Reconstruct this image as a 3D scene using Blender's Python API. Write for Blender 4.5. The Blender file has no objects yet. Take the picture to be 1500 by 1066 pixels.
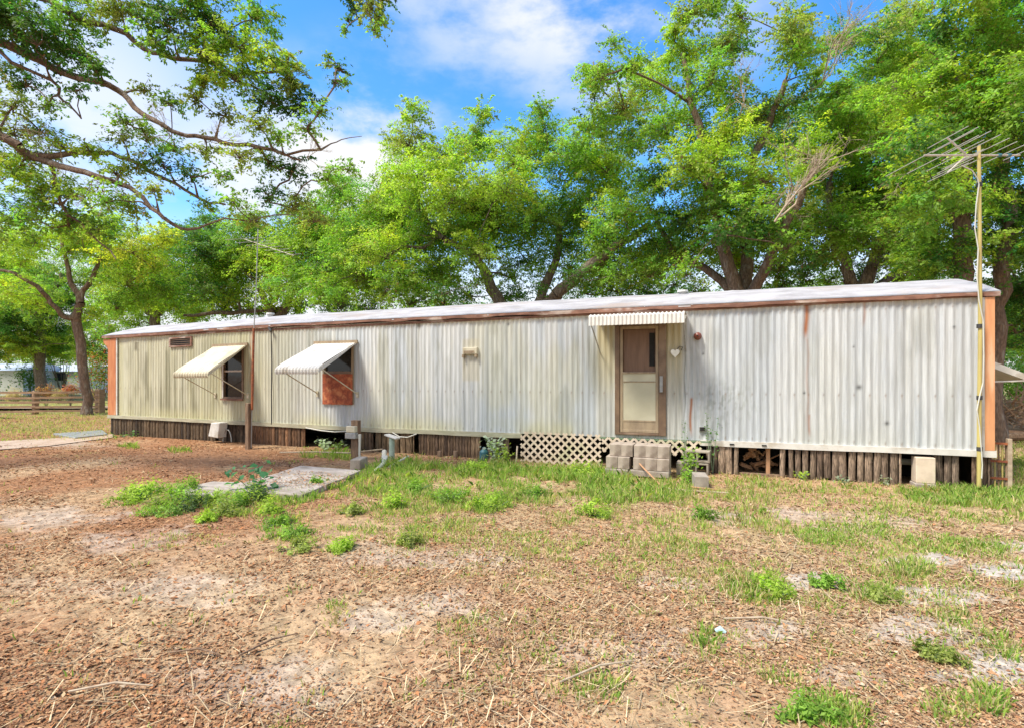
import bpy, math, random
import numpy as np
from mathutils import Vector

R_ = math.radians
rng = np.random.default_rng(7)
random.seed(7)
scene = bpy.context.scene
COL = scene.collection

# ------------------------------------------------------------------ camera
TH = math.atan2(750.0, 1928.0)
CAM = np.array([15.74, -9.31, 1.64])
RX = np.array([math.cos(TH), math.sin(TH), 0.0])
DX = np.array([-math.sin(TH), math.cos(TH), 0.0])
cam_d = bpy.data.cameras.new("camera")
cam = bpy.data.objects.new("camera", cam_d)
COL.objects.link(cam)
cam.location = CAM
cam.rotation_euler = (R_(90), 0, TH)
cam_d.sensor_width = 36.0
cam_d.lens = 18.0
cam_d.shift_y = 17.0 / 1500.0
cam_d.clip_start = 0.05
cam_d.clip_end = 3000
scene.camera = cam

# ------------------------------------------------------------------ light
SUN_EL, SUN_AZ = 57.0, 219.0          # azimuth of the direction towards the sun, clockwise from +Y
scene.view_settings.view_transform = 'Standard'
scene.view_settings.look = 'None'
scene.view_settings.exposure = 1.42
scene.view_settings.gamma = 1.0
sd = bpy.data.lights.new("sun", 'SUN')
sd.energy = 2.5
sd.angle = R_(14)
sd.color = (1.0, 0.94, 0.82)
sun = bpy.data.objects.new("sun", sd)
COL.objects.link(sun)
az, el = R_(SUN_AZ), R_(SUN_EL)
to_sun = Vector((math.sin(az) * math.cos(el), math.cos(az) * math.cos(el), math.sin(el)))
sun.rotation_euler = (-to_sun).to_track_quat('-Z', 'Y').to_euler()
sun.location = (0, -20, 30)


# pixel helpers (photograph pixels to world metres)
def ray(px, py):
    a, b = (px - 750.0) / 750.0, (550.0 - py) / 750.0
    return RX * a + DX + np.array([0, 0, b])
def P(px, py, D):
    return CAM + ray(px, py) * D
def F(px, py, yw=0.0):
    r = ray(px, py)
    return CAM + r * ((yw - CAM[1]) / r[1])
def G(px, py, z=0.0):
    r = ray(px, py)
    return CAM + r * ((z - CAM[2]) / r[2])


def N(nt, t, **kw):
    n = nt.nodes.new(t)
    for k, v in kw.items():
        if k.startswith('i_'):
            n.inputs[k[2:].replace('_', ' ')].default_value = v
        else:
            setattr(n, k, v)
    return n
def mathn(nt, op, a, b=None, clamp=False):
    n = nt.nodes.new('ShaderNodeMath'); n.operation = op; n.use_clamp = clamp
    for i, v in enumerate((a, b)):
        if v is None: continue
        if isinstance(v, (int, float)): n.inputs[i].default_value = v
        else: nt.links.new(v, n.inputs[i])
    return n.outputs[0]
def mixc(nt, fac, a, b, mode='MIX'):
    n = nt.nodes.new('ShaderNodeMix'); n.data_type = 'RGBA'; n.blend_type = mode
    for i, v in ((0, fac), (6, a), (7, b)):
        if isinstance(v, (int, float)): n.inputs[i].default_value = v
        elif isinstance(v, (tuple, list)): n.inputs[i].default_value = (*v[:3], 1)
        else: nt.links.new(v, n.inputs[i])
    return n.outputs[2]
def mapr(nt, v, a, b, c=0.0, d=1.0, smooth=True):
    n = nt.nodes.new('ShaderNodeMapRange')
    n.interpolation_type = 'SMOOTHSTEP' if smooth else 'LINEAR'
    nt.links.new(v, n.inputs[0])
    for i, x in enumerate((a, b, c, d)): n.inputs[i + 1].default_value = x
    return n.outputs[0]

world = bpy.data.worlds.new("World")
scene.world = world
world.use_nodes = True
wt = world.node_tree
for n in list(wt.nodes): wt.nodes.remove(n)
sky = wt.nodes.new('ShaderNodeTexSky')
sky.sky_type = 'NISHITA'
sky.sun_disc = False
sky.sun_elevation = el
sky.sun_rotation = az
sky.ozone_density = 3.0
sky.dust_density = 0.4
sky.air_density = 1.0
hs = N(wt, 'ShaderNodeHueSaturation', i_Saturation=1.3, i_Value=0.92)
wt.links.new(sky.outputs[0], hs.inputs['Color'])
tc = wt.nodes.new('ShaderNodeTexCoord')
mp = wt.nodes.new('ShaderNodeMapping'); mp.inputs['Scale'].default_value = (1, 1, 2.2)
wt.links.new(tc.outputs['Generated'], mp.inputs[0])
nz = N(wt, 'ShaderNodeTexNoise', i_Scale=3.2, i_Detail=9.0, i_Roughness=0.58)
wt.links.new(mp.outputs[0], nz.inputs[0])
cl = mapr(wt, nz.outputs[0], 0.56, 0.86)
sep = wt.nodes.new('ShaderNodeSeparateXYZ'); wt.links.new(tc.outputs['Generated'], sep.inputs[0])
tot = mathn(wt, 'MULTIPLY', cl, 0.4)
dt = wt.nodes.new('ShaderNodeVectorMath'); dt.operation = 'DOT_PRODUCT'     # clouds added out of view behind the camera to whiten the ambient light
wt.links.new(tc.outputs['Generated'], dt.inputs[0]); dt.inputs[1].default_value = tuple(-DX)
fill_clouds = mathn(wt, 'MULTIPLY', mapr(wt, dt.outputs['Value'], 0.0, 0.5, 0, .95), mapr(wt, nz.outputs[0], 0.30, 0.5))
tot = mathn(wt, 'MAXIMUM', tot, fill_clouds)
for (px, py, rad, amt) in ((545, 235, 0.17, 1.15), (480, 240, 0.16, 1.05), (690, 20, 0.14, 0.6), (850, -8, 0.18, 1.0), (780, 10, 0.14, 0.9), (600, 10, 0.08, 0.5),
                           (1040, 30, 0.12, 0.5), (130, 170, 0.22, 0.8), (700, 180, 0.10, 0.3), (330, 290, 0.2, 0.9), (60, 30, 0.1, 0.2)):
    d0 = ray(px, py); d0 = d0 / np.linalg.norm(d0)
    vm = wt.nodes.new('ShaderNodeVectorMath'); vm.operation = 'DISTANCE'
    wt.links.new(tc.outputs['Generated'], vm.inputs[0]); vm.inputs[1].default_value = tuple(d0)
    g = mapr(wt, vm.outputs['Value'], rad * 1.35, rad * 0.1, 0.0, amt)
    g = mathn(wt, 'MULTIPLY', g, mapr(wt, nz.outputs[0], 0.34, 0.54))
    tot = mathn(wt, 'MAXIMUM', tot, g)
hz = mapr(wt, sep.outputs[2], 0.30, 0.12, 0.0, 0.95)
tot = mathn(wt, 'MAXIMUM', tot, hz, clamp=True)
ccol = mixc(wt, tot, hs.outputs[0], (2.75, 2.78, 2.85))
bg = wt.nodes.new('ShaderNodeBackground'); bg.inputs[1].default_value = 0.14
wt.links.new(ccol, bg.inputs[0])
wo = wt.nodes.new('ShaderNodeOutputWorld'); wt.links.new(bg.outputs[0], wo.inputs[0])


# ------------------------------------------------------------------ materials
MATS = {}
def new_mat(name):
    m = bpy.data.materials.new(name); m.use_nodes = True
    nt = m.node_tree
    b = nt.nodes['Principled BSDF']
    MATS[name] = m
    return m, nt, b
def coords(nt, scale=(1, 1, 1), src='Object'):
    t = nt.nodes.new('ShaderNodeTexCoord'); p = nt.nodes.new('ShaderNodeMapping')
    p.inputs['Scale'].default_value = scale
    nt.links.new(t.outputs[src], p.inputs[0])
    return p.outputs[0]
def noise(nt, vec, scale, detail=6, rough=0.6):
    n = N(nt, 'ShaderNodeTexNoise', i_Scale=scale, i_Detail=float(detail), i_Roughness=rough)
    nt.links.new(vec, n.inputs[0])
    return n.outputs[0]
def bump(nt, b, h, strength=0.4, dist=0.01):
    n = nt.nodes.new('ShaderNodeBump'); n.inputs['Strength'].default_value = strength
    n.inputs['Distance'].default_value = dist
    nt.links.new(h, n.inputs['Height']); nt.links.new(n.outputs[0], b.inputs['Normal'])
def simple(name, c1, c2=None, c3=None, scale=8.0, stretch=(1, 1, 1), rough=0.7, metal=0.0, bs=0.3, bd=0.004, lo=0.35, hi=0.65, spots=0.0, src='Object'):
    m, nt, b = new_mat(name)
    c2 = c2 or tuple(x * 0.7 for x in c1)
    v = coords(nt, stretch, src)
    n1 = noise(nt, v, scale)
    c = mixc(nt, mapr(nt, n1, lo, hi), c1, c2)
    if c3 is not None:
        n2 = noise(nt, v, scale * 0.37, 4)
        c = mixc(nt, mapr(nt, n2, 0.52, 0.68), c, c3)
    if spots:
        n3 = noise(nt, v, scale * 6, 3, 0.7)
        c = mixc(nt, mapr(nt, n3, 0.6, 0.72, 0, spots), c, tuple(x * 0.35 for x in c1))
    nt.links.new(c, b.inputs['Base Color'])
    b.inputs['Roughness'].default_value = rough
    b.inputs['Metallic'].default_value = metal
    if bs: bump(nt, b, noise(nt, v, scale * 3, 5), bs, bd)
    return m
def vcol_mat(name, rough=0.6, scale=25, stretch=(1, 1, .25), amt=0.25, bs=0.15, bd=0.004, spec=0.5, transl=0.0, dark=0.6):
    """colour attribute 'Col' (the thing's own colours, stains included) broken up by fine noise"""
    m, nt, b = new_mat(name)
    a = nt.nodes.new('ShaderNodeVertexColor'); a.layer_name = 'Col'
    v = coords(nt, stretch)
    n1 = noise(nt, v, scale, 7, 0.65)
    f = mapr(nt, n1, 0.3, 0.7, 1 - amt, 1 + amt * 0.4)
    mul = nt.nodes.new('ShaderNodeVectorMath'); mul.operation = 'SCALE'
    nt.links.new(a.outputs[0], mul.inputs[0]); nt.links.new(f, mul.inputs['Scale'])
    nt.links.new(mul.outputs[0], b.inputs['Base Color'])
    b.inputs['Roughness'].default_value = rough
    b.inputs['Specular IOR Level'].default_value = spec
    if bs: bump(nt, b, n1, bs, bd)
    if transl:
        out = nt.nodes['Material Output']
        tr = nt.nodes.new('ShaderNodeBsdfTranslucent')
        tcl = nt.nodes.new('ShaderNodeMix'); tcl.data_type = 'RGBA'; tcl.blend_type = 'MULTIPLY'; tcl.inputs[0].default_value = 1
        nt.links.new(mul.outputs[0], tcl.inputs[6]); tcl.inputs[7].default_value = (1.5, 1.75, 0.7, 1)
        nt.links.new(tcl.outputs[2], tr.inputs[0])
        mx = nt.nodes.new('ShaderNodeMixShader'); mx.inputs[0].default_value = transl
        nt.links.new(b.outputs[0], mx.inputs[1]); nt.links.new(tr.outputs[0], mx.inputs[2])
        nt.links.new(mx.outputs[0], out.inputs[0])
    return m
M_siding = vcol_mat('siding_paint', rough=0.55, scale=14, stretch=(3, 1, .12), amt=0.2, bs=0.0, spec=.3)
M_leaf = vcol_mat('foliage', rough=0.55, scale=40, stretch=(1, 1, 1), amt=0.1, bs=0, transl=0.48, spec=0.3)
M_grass = vcol_mat('grass_blades', rough=0.6, scale=40, stretch=(1, 1, 1), amt=0.1, bs=0, transl=0.35, spec=0.2)
M_litter = vcol_mat('leaf_litter', rough=0.8, scale=60, stretch=(1, 1, 1), amt=0.3, bs=0, spec=0.2)
M_board = vcol_mat('weathered_boards', rough=0.85, scale=18, stretch=(5, 5, .5), amt=0.8, bs=0.3, bd=0.01, spec=0.2)
M_bark = simple('bark', (.22, .165, .12), (.11, .08, .06), (.30, .26, .21), scale=7, stretch=(3, 3, .6), rough=.95, bs=1.0, bd=.06)
M_barkred = simple('red_bark', (.26, .17, .115), (.13, .085, .06), (.31, .26, .21), scale=9, stretch=(3, 3, .8), rough=.95, bs=1.0, bd=.04)
M_twig = simple('dead_twig', (.46, .37, .26), (.32, .24, .17), scale=12, rough=.9, bs=0)
M_roof = simple('roof_coating', (.42, .40, .40), (.29, .27, .27), (.33, .27, .235), scale=1.6, stretch=(1, 2.0, 1), rough=.75, bs=.5, bd=.03, lo=.4, hi=.7, spots=.45)
M_fascia = simple('rusty_edge', (.27, .135, .09), (.16, .075, .05), (.46, .36, .30), scale=5, stretch=(1, 1, 3), rough=.85, bs=.4)
M_orange = simple('orange_trim', (.52, .20, .075), (.42, .14, .05), (.56, .29, .14), scale=4, stretch=(4, 1, .5), rough=.7, bs=.2, spots=.3)
M_orange2 = simple('faded_orange_trim', (.62, .30, .14), (.56, .25, .11), (.66, .40, .24), scale=4, stretch=(4, 1, .5), rough=.7, bs=.2, spots=.3)
M_cream = simple('cream_trim', (.44, .41, .29), (.34, .31, .21), (.33, .33, .22), scale=6, stretch=(.7, 1, 3), rough=.65, bs=.2, spots=.5)
M_white = simple('white_paint', (.64, .61, .56), (.56, .53, .48), (.44, .39, .32), scale=7, rough=.55, bs=.15, spots=.3)
M_beige = simple('beige_awning', (.60, .54, .40), (.52, .46, .33), (.40, .34, .22), scale=4, stretch=(1.5, 1, 1), rough=.6, bs=.12, spots=.25)
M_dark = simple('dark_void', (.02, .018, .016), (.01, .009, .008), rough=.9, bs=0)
M_skirt_block = simple('skirt_block_brown', (.09, .06, .04), (.05, .035, .025), rough=.95, bs=.3)
M_brown = simple('brown_metal', (.20, .125, .072), (.14, .085, .05), (.25, .17, .11), scale=5, rough=.55, bs=.1)
M_bronze = simple('bronze_frame', (.36, .27, .17), (.26, .19, .12), scale=6, stretch=(2, 2, .5), rough=.5, bs=.1)
M_doorp = simple('door_panel', (.56, .52, .38), (.48, .44, .31), (.44, .40, .28), scale=1.6, rough=.45, bs=.05)
M_woodp = simple('brown_inner_door', (.20, .11, .065), (.15, .08, .045), scale=3, stretch=(6, 1, .6), rough=.5, bs=.1)
M_osb = simple('red_panel', (.40, .10, .035), (.25, .055, .022), (.52, .20, .08), scale=14, rough=.8, bs=.3, lo=.4, hi=.6)
M_concrete = simple('concrete', (.36, .31, .25), (.26, .22, .18), (.24, .20, .16), scale=9, rough=.9, bs=.5, bd=.006, spots=.5)
M_block = simple('tan_block', (.40, .33, .265), (.30, .24, .19), (.19, .145, .11), scale=6, rough=.9, bs=.5, bd=.005, spots=.5)
M_slab = simple('pale_slab', (.42, .36, .31), (.30, .25, .21), (.22, .18, .14), scale=5, stretch=(1, 2, 1), rough=.9, bs=.5, bd=.01, spots=.5)
M_lattice = simple('lattice_paint', (.66, .54, .41), (.54, .43, .32), (.46, .43, .26), scale=5, rough=.7, bs=.1, spots=.3)
M_galv = simple('galvanised_metal', (.38, .38, .36), (.28, .28, .28), (.48, .42, .34), scale=10, rough=.45, metal=.4, bs=.1)
M_alum = simple('antenna_metal', (.58, .53, .44), (.44, .39, .32), scale=12, rough=.4, metal=.3, bs=0)
M_yellow = simple('yellow_mast', (.52, .43, .14), (.42, .33, .11), (.30, .17, .08), scale=3, stretch=(3, 3, .6), rough=.6, bs=.1)
M_rust = simple('rust', (.35, .11, .04), (.20, .06, .03), scale=14, rough=.9, bs=.3)
M_black = simple('black_cable', (.03, .03, .03), (.05, .045, .04), rough=.6, bs=0)
M_fence = simple('brown_rail', (.40, .26, .16), (.26, .165, .10), scale=7, stretch=(.6, .6, 3), rough=.9, bs=.3)
M_farwhite = simple('far_white', (.55, .55, .53), (.48, .49, .47), scale=1, stretch=(1, 1, .3), rough=.6, bs=0)
M_farblue = simple('far_roof', (.46, .50, .56), (.40, .44, .50), scale=1, rough=.6, bs=0)
M_lightred = simple('porch_light', (.20, .05, .03), (.11, .03, .02), rough=.4, bs=0)
M_pvc = simple('pvc', (.55, .53, .47), (.58, .57, .5), scale=9, rough=.5, bs=0)
M_pipegreen = simple('pale_green_pipe', (.36, .44, .36), (.26, .33, .27), scale=9, rough=.6, bs=0)
M_teal = simple('blue_green_jug', (.05, .17, .20), (.04, .12, .15), rough=.4, bs=0)
M_pole = simple('post_wood', (.24, .15, .09), (.13, .08, .05), (.30, .21, .14), scale=8, stretch=(5, 5, .6), rough=.9, bs=.5)
M_rawwood = simple('raw_wood', (.48, .27, .14), (.36, .19, .10), scale=8, stretch=(5, 5, .6), rough=.85, bs=.3)

# glass
M_glass, nt, b = new_mat('window_glass')
b.inputs['Base Color'].default_value = (.012, .014, .014, 1)
b.inputs['Roughness'].default_value = .08
b.inputs['Specular IOR Level'].default_value = .42
bump(nt, b, noise(nt, coords(nt), 2.5, 2), .08, .03)


# ------------------------------------------------------------------ mesh helpers
def vnoise(x, y, seed=0):
    xi, yi = np.floor(x).astype(np.int64), np.floor(y).astype(np.int64)
    fx, fy = x - xi, y - yi
    fx, fy = fx * fx * (3 - 2 * fx), fy * fy * (3 - 2 * fy)
    def h(a, b_):
        n = (a * 374761393 + b_ * 668265263 + seed * 1442695041) & 0x7fffffff
        n = ((n ^ (n >> 13)) * 1274126177) & 0x7fffffff
        return ((n ^ (n >> 16)) & 0xffff) / 65535.0
    return (h(xi, yi) * (1 - fx) + h(xi + 1, yi) * fx) * (1 - fy) + (h(xi, yi + 1) * (1 - fx) + h(xi + 1, yi + 1) * fx) * fy
def fbm(x, y, seed=0, oct=4):
    s, a, t = 0, 1.0, 0
    for i in range(oct):
        s = s + a * vnoise(x * 2 ** i, y * 2 ** i, seed + i * 17); t += a; a *= .5
    return s / t
def ss(x, a, b_):
    t = np.clip((x - a) / (b_ - a), 0, 1)
    return t * t * (3 - 2 * t)

def ground_h(x, y):
    """height of the soil: gentle swells, level beside the home"""
    x = np.asarray(x, float); y = np.asarray(y, float)
    h = (fbm(x * .35, y * .35, 3, 3) - .5) * .16 + (fbm(x * 2.3, y * 2.3, 9, 3) - .5) * .035
    k = ss(np.abs(y + 0.0), 0.2, 2.5) * .85 + .15
    return h * k - 0.0


class MB:
    def __init__(s): s.v = []; s.f = []
    def add(s, vs, fs):
        o = len(s.v); s.v += [tuple(map(float, p)) for p in vs]; s.f += [tuple(i + o for i in f) for f in fs]
    def box(s, x0, x1, y0, y1, z0, z1):
        s.add([(x0, y0, z0), (x1, y0, z0), (x1, y1, z0), (x0, y1, z0), (x0, y0, z1), (x1, y0, z1), (x1, y1, z1), (x0, y1, z1)],
              [(0, 3, 2, 1), (4, 5, 6, 7), (0, 1, 5, 4), (1, 2, 6, 5), (2, 3, 7, 6), (3, 0, 4, 7)]); return s
    def obox(s, a, b_, w, h, up=(0, 0, 1)):
        """bar from a to b, w wide, h high"""
        a, b_ = Vector(a), Vector(b_); d = (b_ - a).normalized(); u = Vector(up)
        r = d.cross(u)
        if r.length < 1e-4: r = d.cross(Vector((1, 0, 0)))
        r.normalize(); u = r.cross(d)
        q = []
        for p in (a, b_):
            for i, j in ((-1, -1), (1, -1), (1, 1), (-1, 1)): q.append(p + r * (i * w / 2) + u * (j * h / 2))
        s.add(q, [(0, 1, 2, 3), (7, 6, 5, 4), (0, 4, 5, 1), (1, 5, 6, 2), (2, 6, 7, 3), (3, 7, 4, 0)]); return s
    def tube(s, pts, r, n=8):
        pts = [Vector(p) for p in pts]
        rs = r if isinstance(r, (list, tuple)) else [r] * len(pts)
        o = len(s.v); prev = None
        for i, p in enumerate(pts):
            d = (pts[min(i + 1, len(pts) - 1)] - pts[max(i - 1, 0)]).normalized()
            if prev is None:
                prev = d.orthogonal().normalized()
            u = (prev - d * prev.dot(d)).normalized(); prev = u; w = d.cross(u)
            for k in range(n):
                a = 2 * math.pi * k / n
                s.v.append(tuple(p + (u * math.cos(a) + w * math.sin(a)) * rs[i]))
        for i in range(len(pts) - 1):
            for k in range(n):
                k2 = (k + 1) % n
                s.f.append((o + i * n + k, o + i * n + k2, o + (i + 1) * n + k2, o + (i + 1) * n + k))
        s.f.append(tuple(o + k for k in range(n))[::-1]); s.f.append(tuple(o + (len(pts) - 1) * n + k for k in range(n)))
        return s
    def prism(s, poly, axis, a, b_):
        """polygon extruded along axis ('x','y','z') from a to b"""
        n = len(poly); q = []
        for t in (a, b_):
            for (p, r) in poly:
                q.append({'x': (t, p, r), 'y': (p, t, r), 'z': (p, r, t)}[axis])
        s.add(q, [tuple(range(n))[::-1], tuple(range(n, 2 * n))] + [(i, (i + 1) % n, (i + 1) % n + n, i + n) for i in range(n)]); return s

def np_mesh(name, V, Fa, mat, col=None, smooth=False):
    """V (n,3), Fa (m,k) uniform faces, col (n,3) per vertex"""
    me = bpy.data.meshes.new(name)
    m, k = Fa.shape
    me.vertices.add(len(V)); me.vertices.foreach_set('co', np.ascontiguousarray(V, dtype=np.float32).ravel())
    me.loops.add(m * k); me.loops.foreach_set('vertex_index', np.ascontiguousarray(Fa, dtype=np.int32).ravel())
    me.polygons.add(m); me.polygons.foreach_set('loop_start', np.arange(0, m * k, k, dtype=np.int32))
    me.polygons.foreach_set('loop_total', np.full(m, k, dtype=np.int32))
    if smooth: me.polygons.foreach_set('use_smooth', np.ones(m, dtype=bool))
    me.update(calc_edges=True)
    if col is not None:
        a = me.color_attributes.new('Col', 'FLOAT_COLOR', 'POINT')
        c = np.ones((len(V), 4), dtype=np.float32); c[:, :3] = np.clip(col, 0, 1)
        a.data.foreach_set('color', c.ravel())
    me.materials.append(mat)
    return me

SAG_X = [0, 4, 9, 11, 15, 19.6]
def sag(x, z):
    b_ = np.interp(x, SAG_X, [.015, 0, -.03, -.015, .005, .035])
    t = np.interp(x, [0, 3, 5, 12, 19.6], [-.06, -.02, .03, .04, .02])
    k = np.clip((np.asarray(z) - .45) / 2.27, 0, 1.2)
    return b_ * (1 - k) + t * k

def link(me, name, parent=None, loc=(0, 0, 0)):
    o = bpy.data.objects.new(name, me); COL.objects.link(o); o.location = loc
    if parent is not None: o.parent = parent
    return o
def obj(name, mb, mat, parent=None, bevel=0, loc=None, smooth=False, home=False, rough_seed=None):
    """link one MB as one object; for children the mesh is made relative to the top thing"""
    org = Vector((0, 0, 0))
    p = parent
    while p is not None: org += Vector(p.location); p = p.parent
    if parent is None: org = Vector(loc) if loc is not None else Vector((0, 0, 0))
    V = np.array(mb.v)
    if home: V[:, 2] += sag(V[:, 0], V[:, 2])
    V = V - np.array(org)
    me = bpy.data.meshes.new(name); me.from_pydata([tuple(v) for v in V], [], mb.f); me.update()
    me.materials.append(mat)
    if smooth:
        me.polygons.foreach_set('use_smooth', np.ones(len(me.polygons), dtype=bool))
    o = link(me, name, parent, org if parent is None else (0, 0, 0))
    if bevel:
        bv = o.modifiers.new('bevel', 'BEVEL'); bv.width = bevel; bv.segments = 2; bv.limit_method = 'ANGLE'
    return o
def tag(o, label=None, cat=None, group=None, kind=None):
    if label: o['label'] = label
    if cat: o['category'] = cat
    if group: o['group'] = group
    if kind: o['kind'] = kind
    return o
def thing(name, label, cat, loc, group=None):
    o = bpy.data.objects.new(name, None); COL.objects.link(o); o.location = tuple(loc); o.empty_display_size = .2
    return tag(o, label, cat, group)
def one(name, mb, mat, label, cat, loc, group=None, bevel=0, smooth=False):
    return tag(obj(name, mb, mat, None, bevel, loc, smooth), label, cat, group)

# ------------------------------------------------------------------ ground
def patch_field(x, y, spec, seed):
    """0..1 mask from world blobs (x, y, rx, ry along the picture's axes, amount)"""
    t = np.zeros_like(x)
    rel = np.stack([x - CAM[0], y - CAM[1]], -1)
    X = rel @ RX[:2]; D = rel @ DX[:2]
    Ds = np.maximum(D, 1.2)
    px = 750 + 750 * X / Ds; py = 550 + 750 * CAM[2] / Ds
    nn = (fbm(x * 1.7, y * 1.7, seed, 6) - .5) * 1.9 + (fbm(x * 9, y * 9, seed + 5, 3) - .5) * .8
    for (a, b_, ra, rb, amt) in spec:
        d = np.sqrt(((px - a) / ra) ** 2 + ((py - b_) / rb) ** 2) + nn
        t = np.maximum(t, amt * (1 - ss(d, .55, 1.15)))
    return np.where(D > 1.2, t, 0)
SAND = [(60, 760, 120, 22, .85), (190, 800, 110, 30, .85), (110, 860, 90, 14, .5), (60, 650, 90, 8, .9), (290, 870, 120, 26, .6), (630, 890, 130, 30, .55), (400, 1000, 160, 40, .5), (640, 820, 120, 16, .45),
        (1330, 818, 90, 12, .95), (1385, 870, 110, 18, .95), (1470, 835, 70, 14, 1.), (1480, 800, 60, 10, .8), (1180, 850, 60, 14, .8), (1130, 920, 100, 22, .7), (1440, 990, 120, 40, .95),
        (1340, 930, 110, 26, .7), (1060, 760, 60, 14, .7), (1230, 760, 120, 20, .5), (980, 850, 90, 18, .5), (560, 810, 90, 14, .5), (900, 950, 90, 24, .4), (1240, 990, 90, 24, .4)]
GREEN = [(60, 625, 120, 8, .8), (60, 665, 110, 8, .25), (560, 712, 140, 26, .5), (760, 705, 160, 34, .6), (920, 715, 150, 34, .6), (1400, 730, 110, 16, .6), (1200, 785, 200, 24, .35), (700, 760, 240, 30, .3), (1020, 760, 120, 30, .3)]
def ground_mesh():
    n = 620
    u = np.linspace(-1, 1, n)
    k = 6.2
    w = np.sinh(u * k) / math.sinh(k) * 420
    c = CAM[:2] + DX[:2] * 4.0
    X, Y = np.meshgrid(c[0] + w, c[1] + w)
    x, y = X.ravel(), Y.ravel()
    near = 1 - ss(np.hypot(x - c[0], y - c[1]), 25, 70)
    z = ground_h(x, y) * (.3 + .7 * near)
    sand = patch_field(x, y, SAND, 21); gr = patch_field(x, y, GREEN, 33)
    n1 = fbm(x * .6, y * .6, 5, 5)[:, None]; n2 = fbm(x * 2.6, y * 2.6, 6, 4)[:, None]
    rel = np.stack([x - CAM[0], y - CAM[1]], -1)
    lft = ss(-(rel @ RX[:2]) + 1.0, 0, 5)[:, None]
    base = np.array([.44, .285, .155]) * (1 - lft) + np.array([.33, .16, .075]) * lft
    tan = np.array([.50, .36, .21]); rose = np.array([.43, .25, .145])
    c1 = base + (tan - base) * ss(n1, .45, .75) * .7
    c1 = c1 + (rose - c1) * ss(n2, .5, .8) * .5
    c1 = c1 + (np.array([.50, .44, .375]) - c1) * (sand[:, None] * (1 - .4 * lft) * (.45 + .55 * ss(n2, .3, .6)))
    far = ss(rel @ DX[:2], 17, 26)[:, None]
    c1 = c1 + (np.array([.27, .28, .09]) - c1) * np.maximum(gr[:, None] * .6 * ss(n2, .3, .6), far * .9 * ss(n1, .15, .5))
    ii = np.arange(n * n).reshape(n, n)
    Fa = np.stack([ii[:-1, :-1], ii[:-1, 1:], ii[1:, 1:], ii[1:, :-1]], -1).reshape(-1, 4)
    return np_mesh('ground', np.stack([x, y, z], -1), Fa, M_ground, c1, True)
M_ground = vcol_mat('ground_soil', rough=.95, scale=9, stretch=(1, 1, 1), amt=.45, bs=.9, bd=.03, spec=.15)
# extra small speckle on the soil
nt = M_ground.node_tree; b = nt.nodes['Principled BSDF']
src = b.inputs['Base Color'].links[0].from_socket
sv = coords(nt)
vor = N(nt, 'ShaderNodeTexVoronoi', i_Scale=55.0); nt.links.new(sv, vor.inputs[0])
wn = noise(nt, sv, 90, 3, .7)
c_ = mixc(nt, mapr(nt, wn, .52, .68, 0, .55), src, (.11, .065, .04))
c_ = mixc(nt, mapr(nt, noise(nt, sv, 47, 3, .7), .58, .70, 0, .5), c_, (.60, .45, .31))
nt.links.new(c_, b.inputs['Base Color'])
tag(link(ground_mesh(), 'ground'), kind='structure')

# ------------------------------------------------------------------ scattered flakes and blades (numpy)
def sample_view(n, d0, d1, px0=-420, px1=1980, power=1.0):
    """points on the soil within the area the photograph covers; power>1 favours the near part"""
    u = rng.random(n); D = d0 * (d1 / d0) ** (u ** power)
    px = rng.uniform(px0, px1, n)
    X = (px - 750) / 750 * D
    q = CAM[:2] + X[:, None] * RX[:2] + D[:, None] * DX[:2]
    return q[:, 0], q[:, 1], D
def leaves_mesh(name, C, size, nrm, col, mat, aspect=.5, fold=0.0):
    """rhombic leaves: C (n,3) centres, size (n,), nrm (n,3)"""
    n = len(C)
    t = rng.normal(size=(n, 3)); t -= nrm * (t * nrm).sum(1)[:, None]; t /= np.linalg.norm(t, axis=1)[:, None] + 1e-9
    s_ = np.cross(nrm, t)
    L = size[:, None]; W = L * aspect
    k = rng.uniform(-.12, .12, (n, 1)) * L
    V = np.stack([C - t * L * .5, C + s_ * W * .5 + t * k + nrm * L * fold, C + t * L * .5 - nrm * L * fold, C - s_ * W * .5 + t * k + nrm * L * fold], 1).reshape(-1, 3)
    Fa = np.arange(n * 4, dtype=np.int32).reshape(n, 4)
    return np_mesh(name, V, Fa, mat, np.repeat(col, 4, axis=0))
def on_home(x, y, m=0.02): return (x > -m) & (x < 19.6 + m) & (y > -m) & (y < 3.7)

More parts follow.
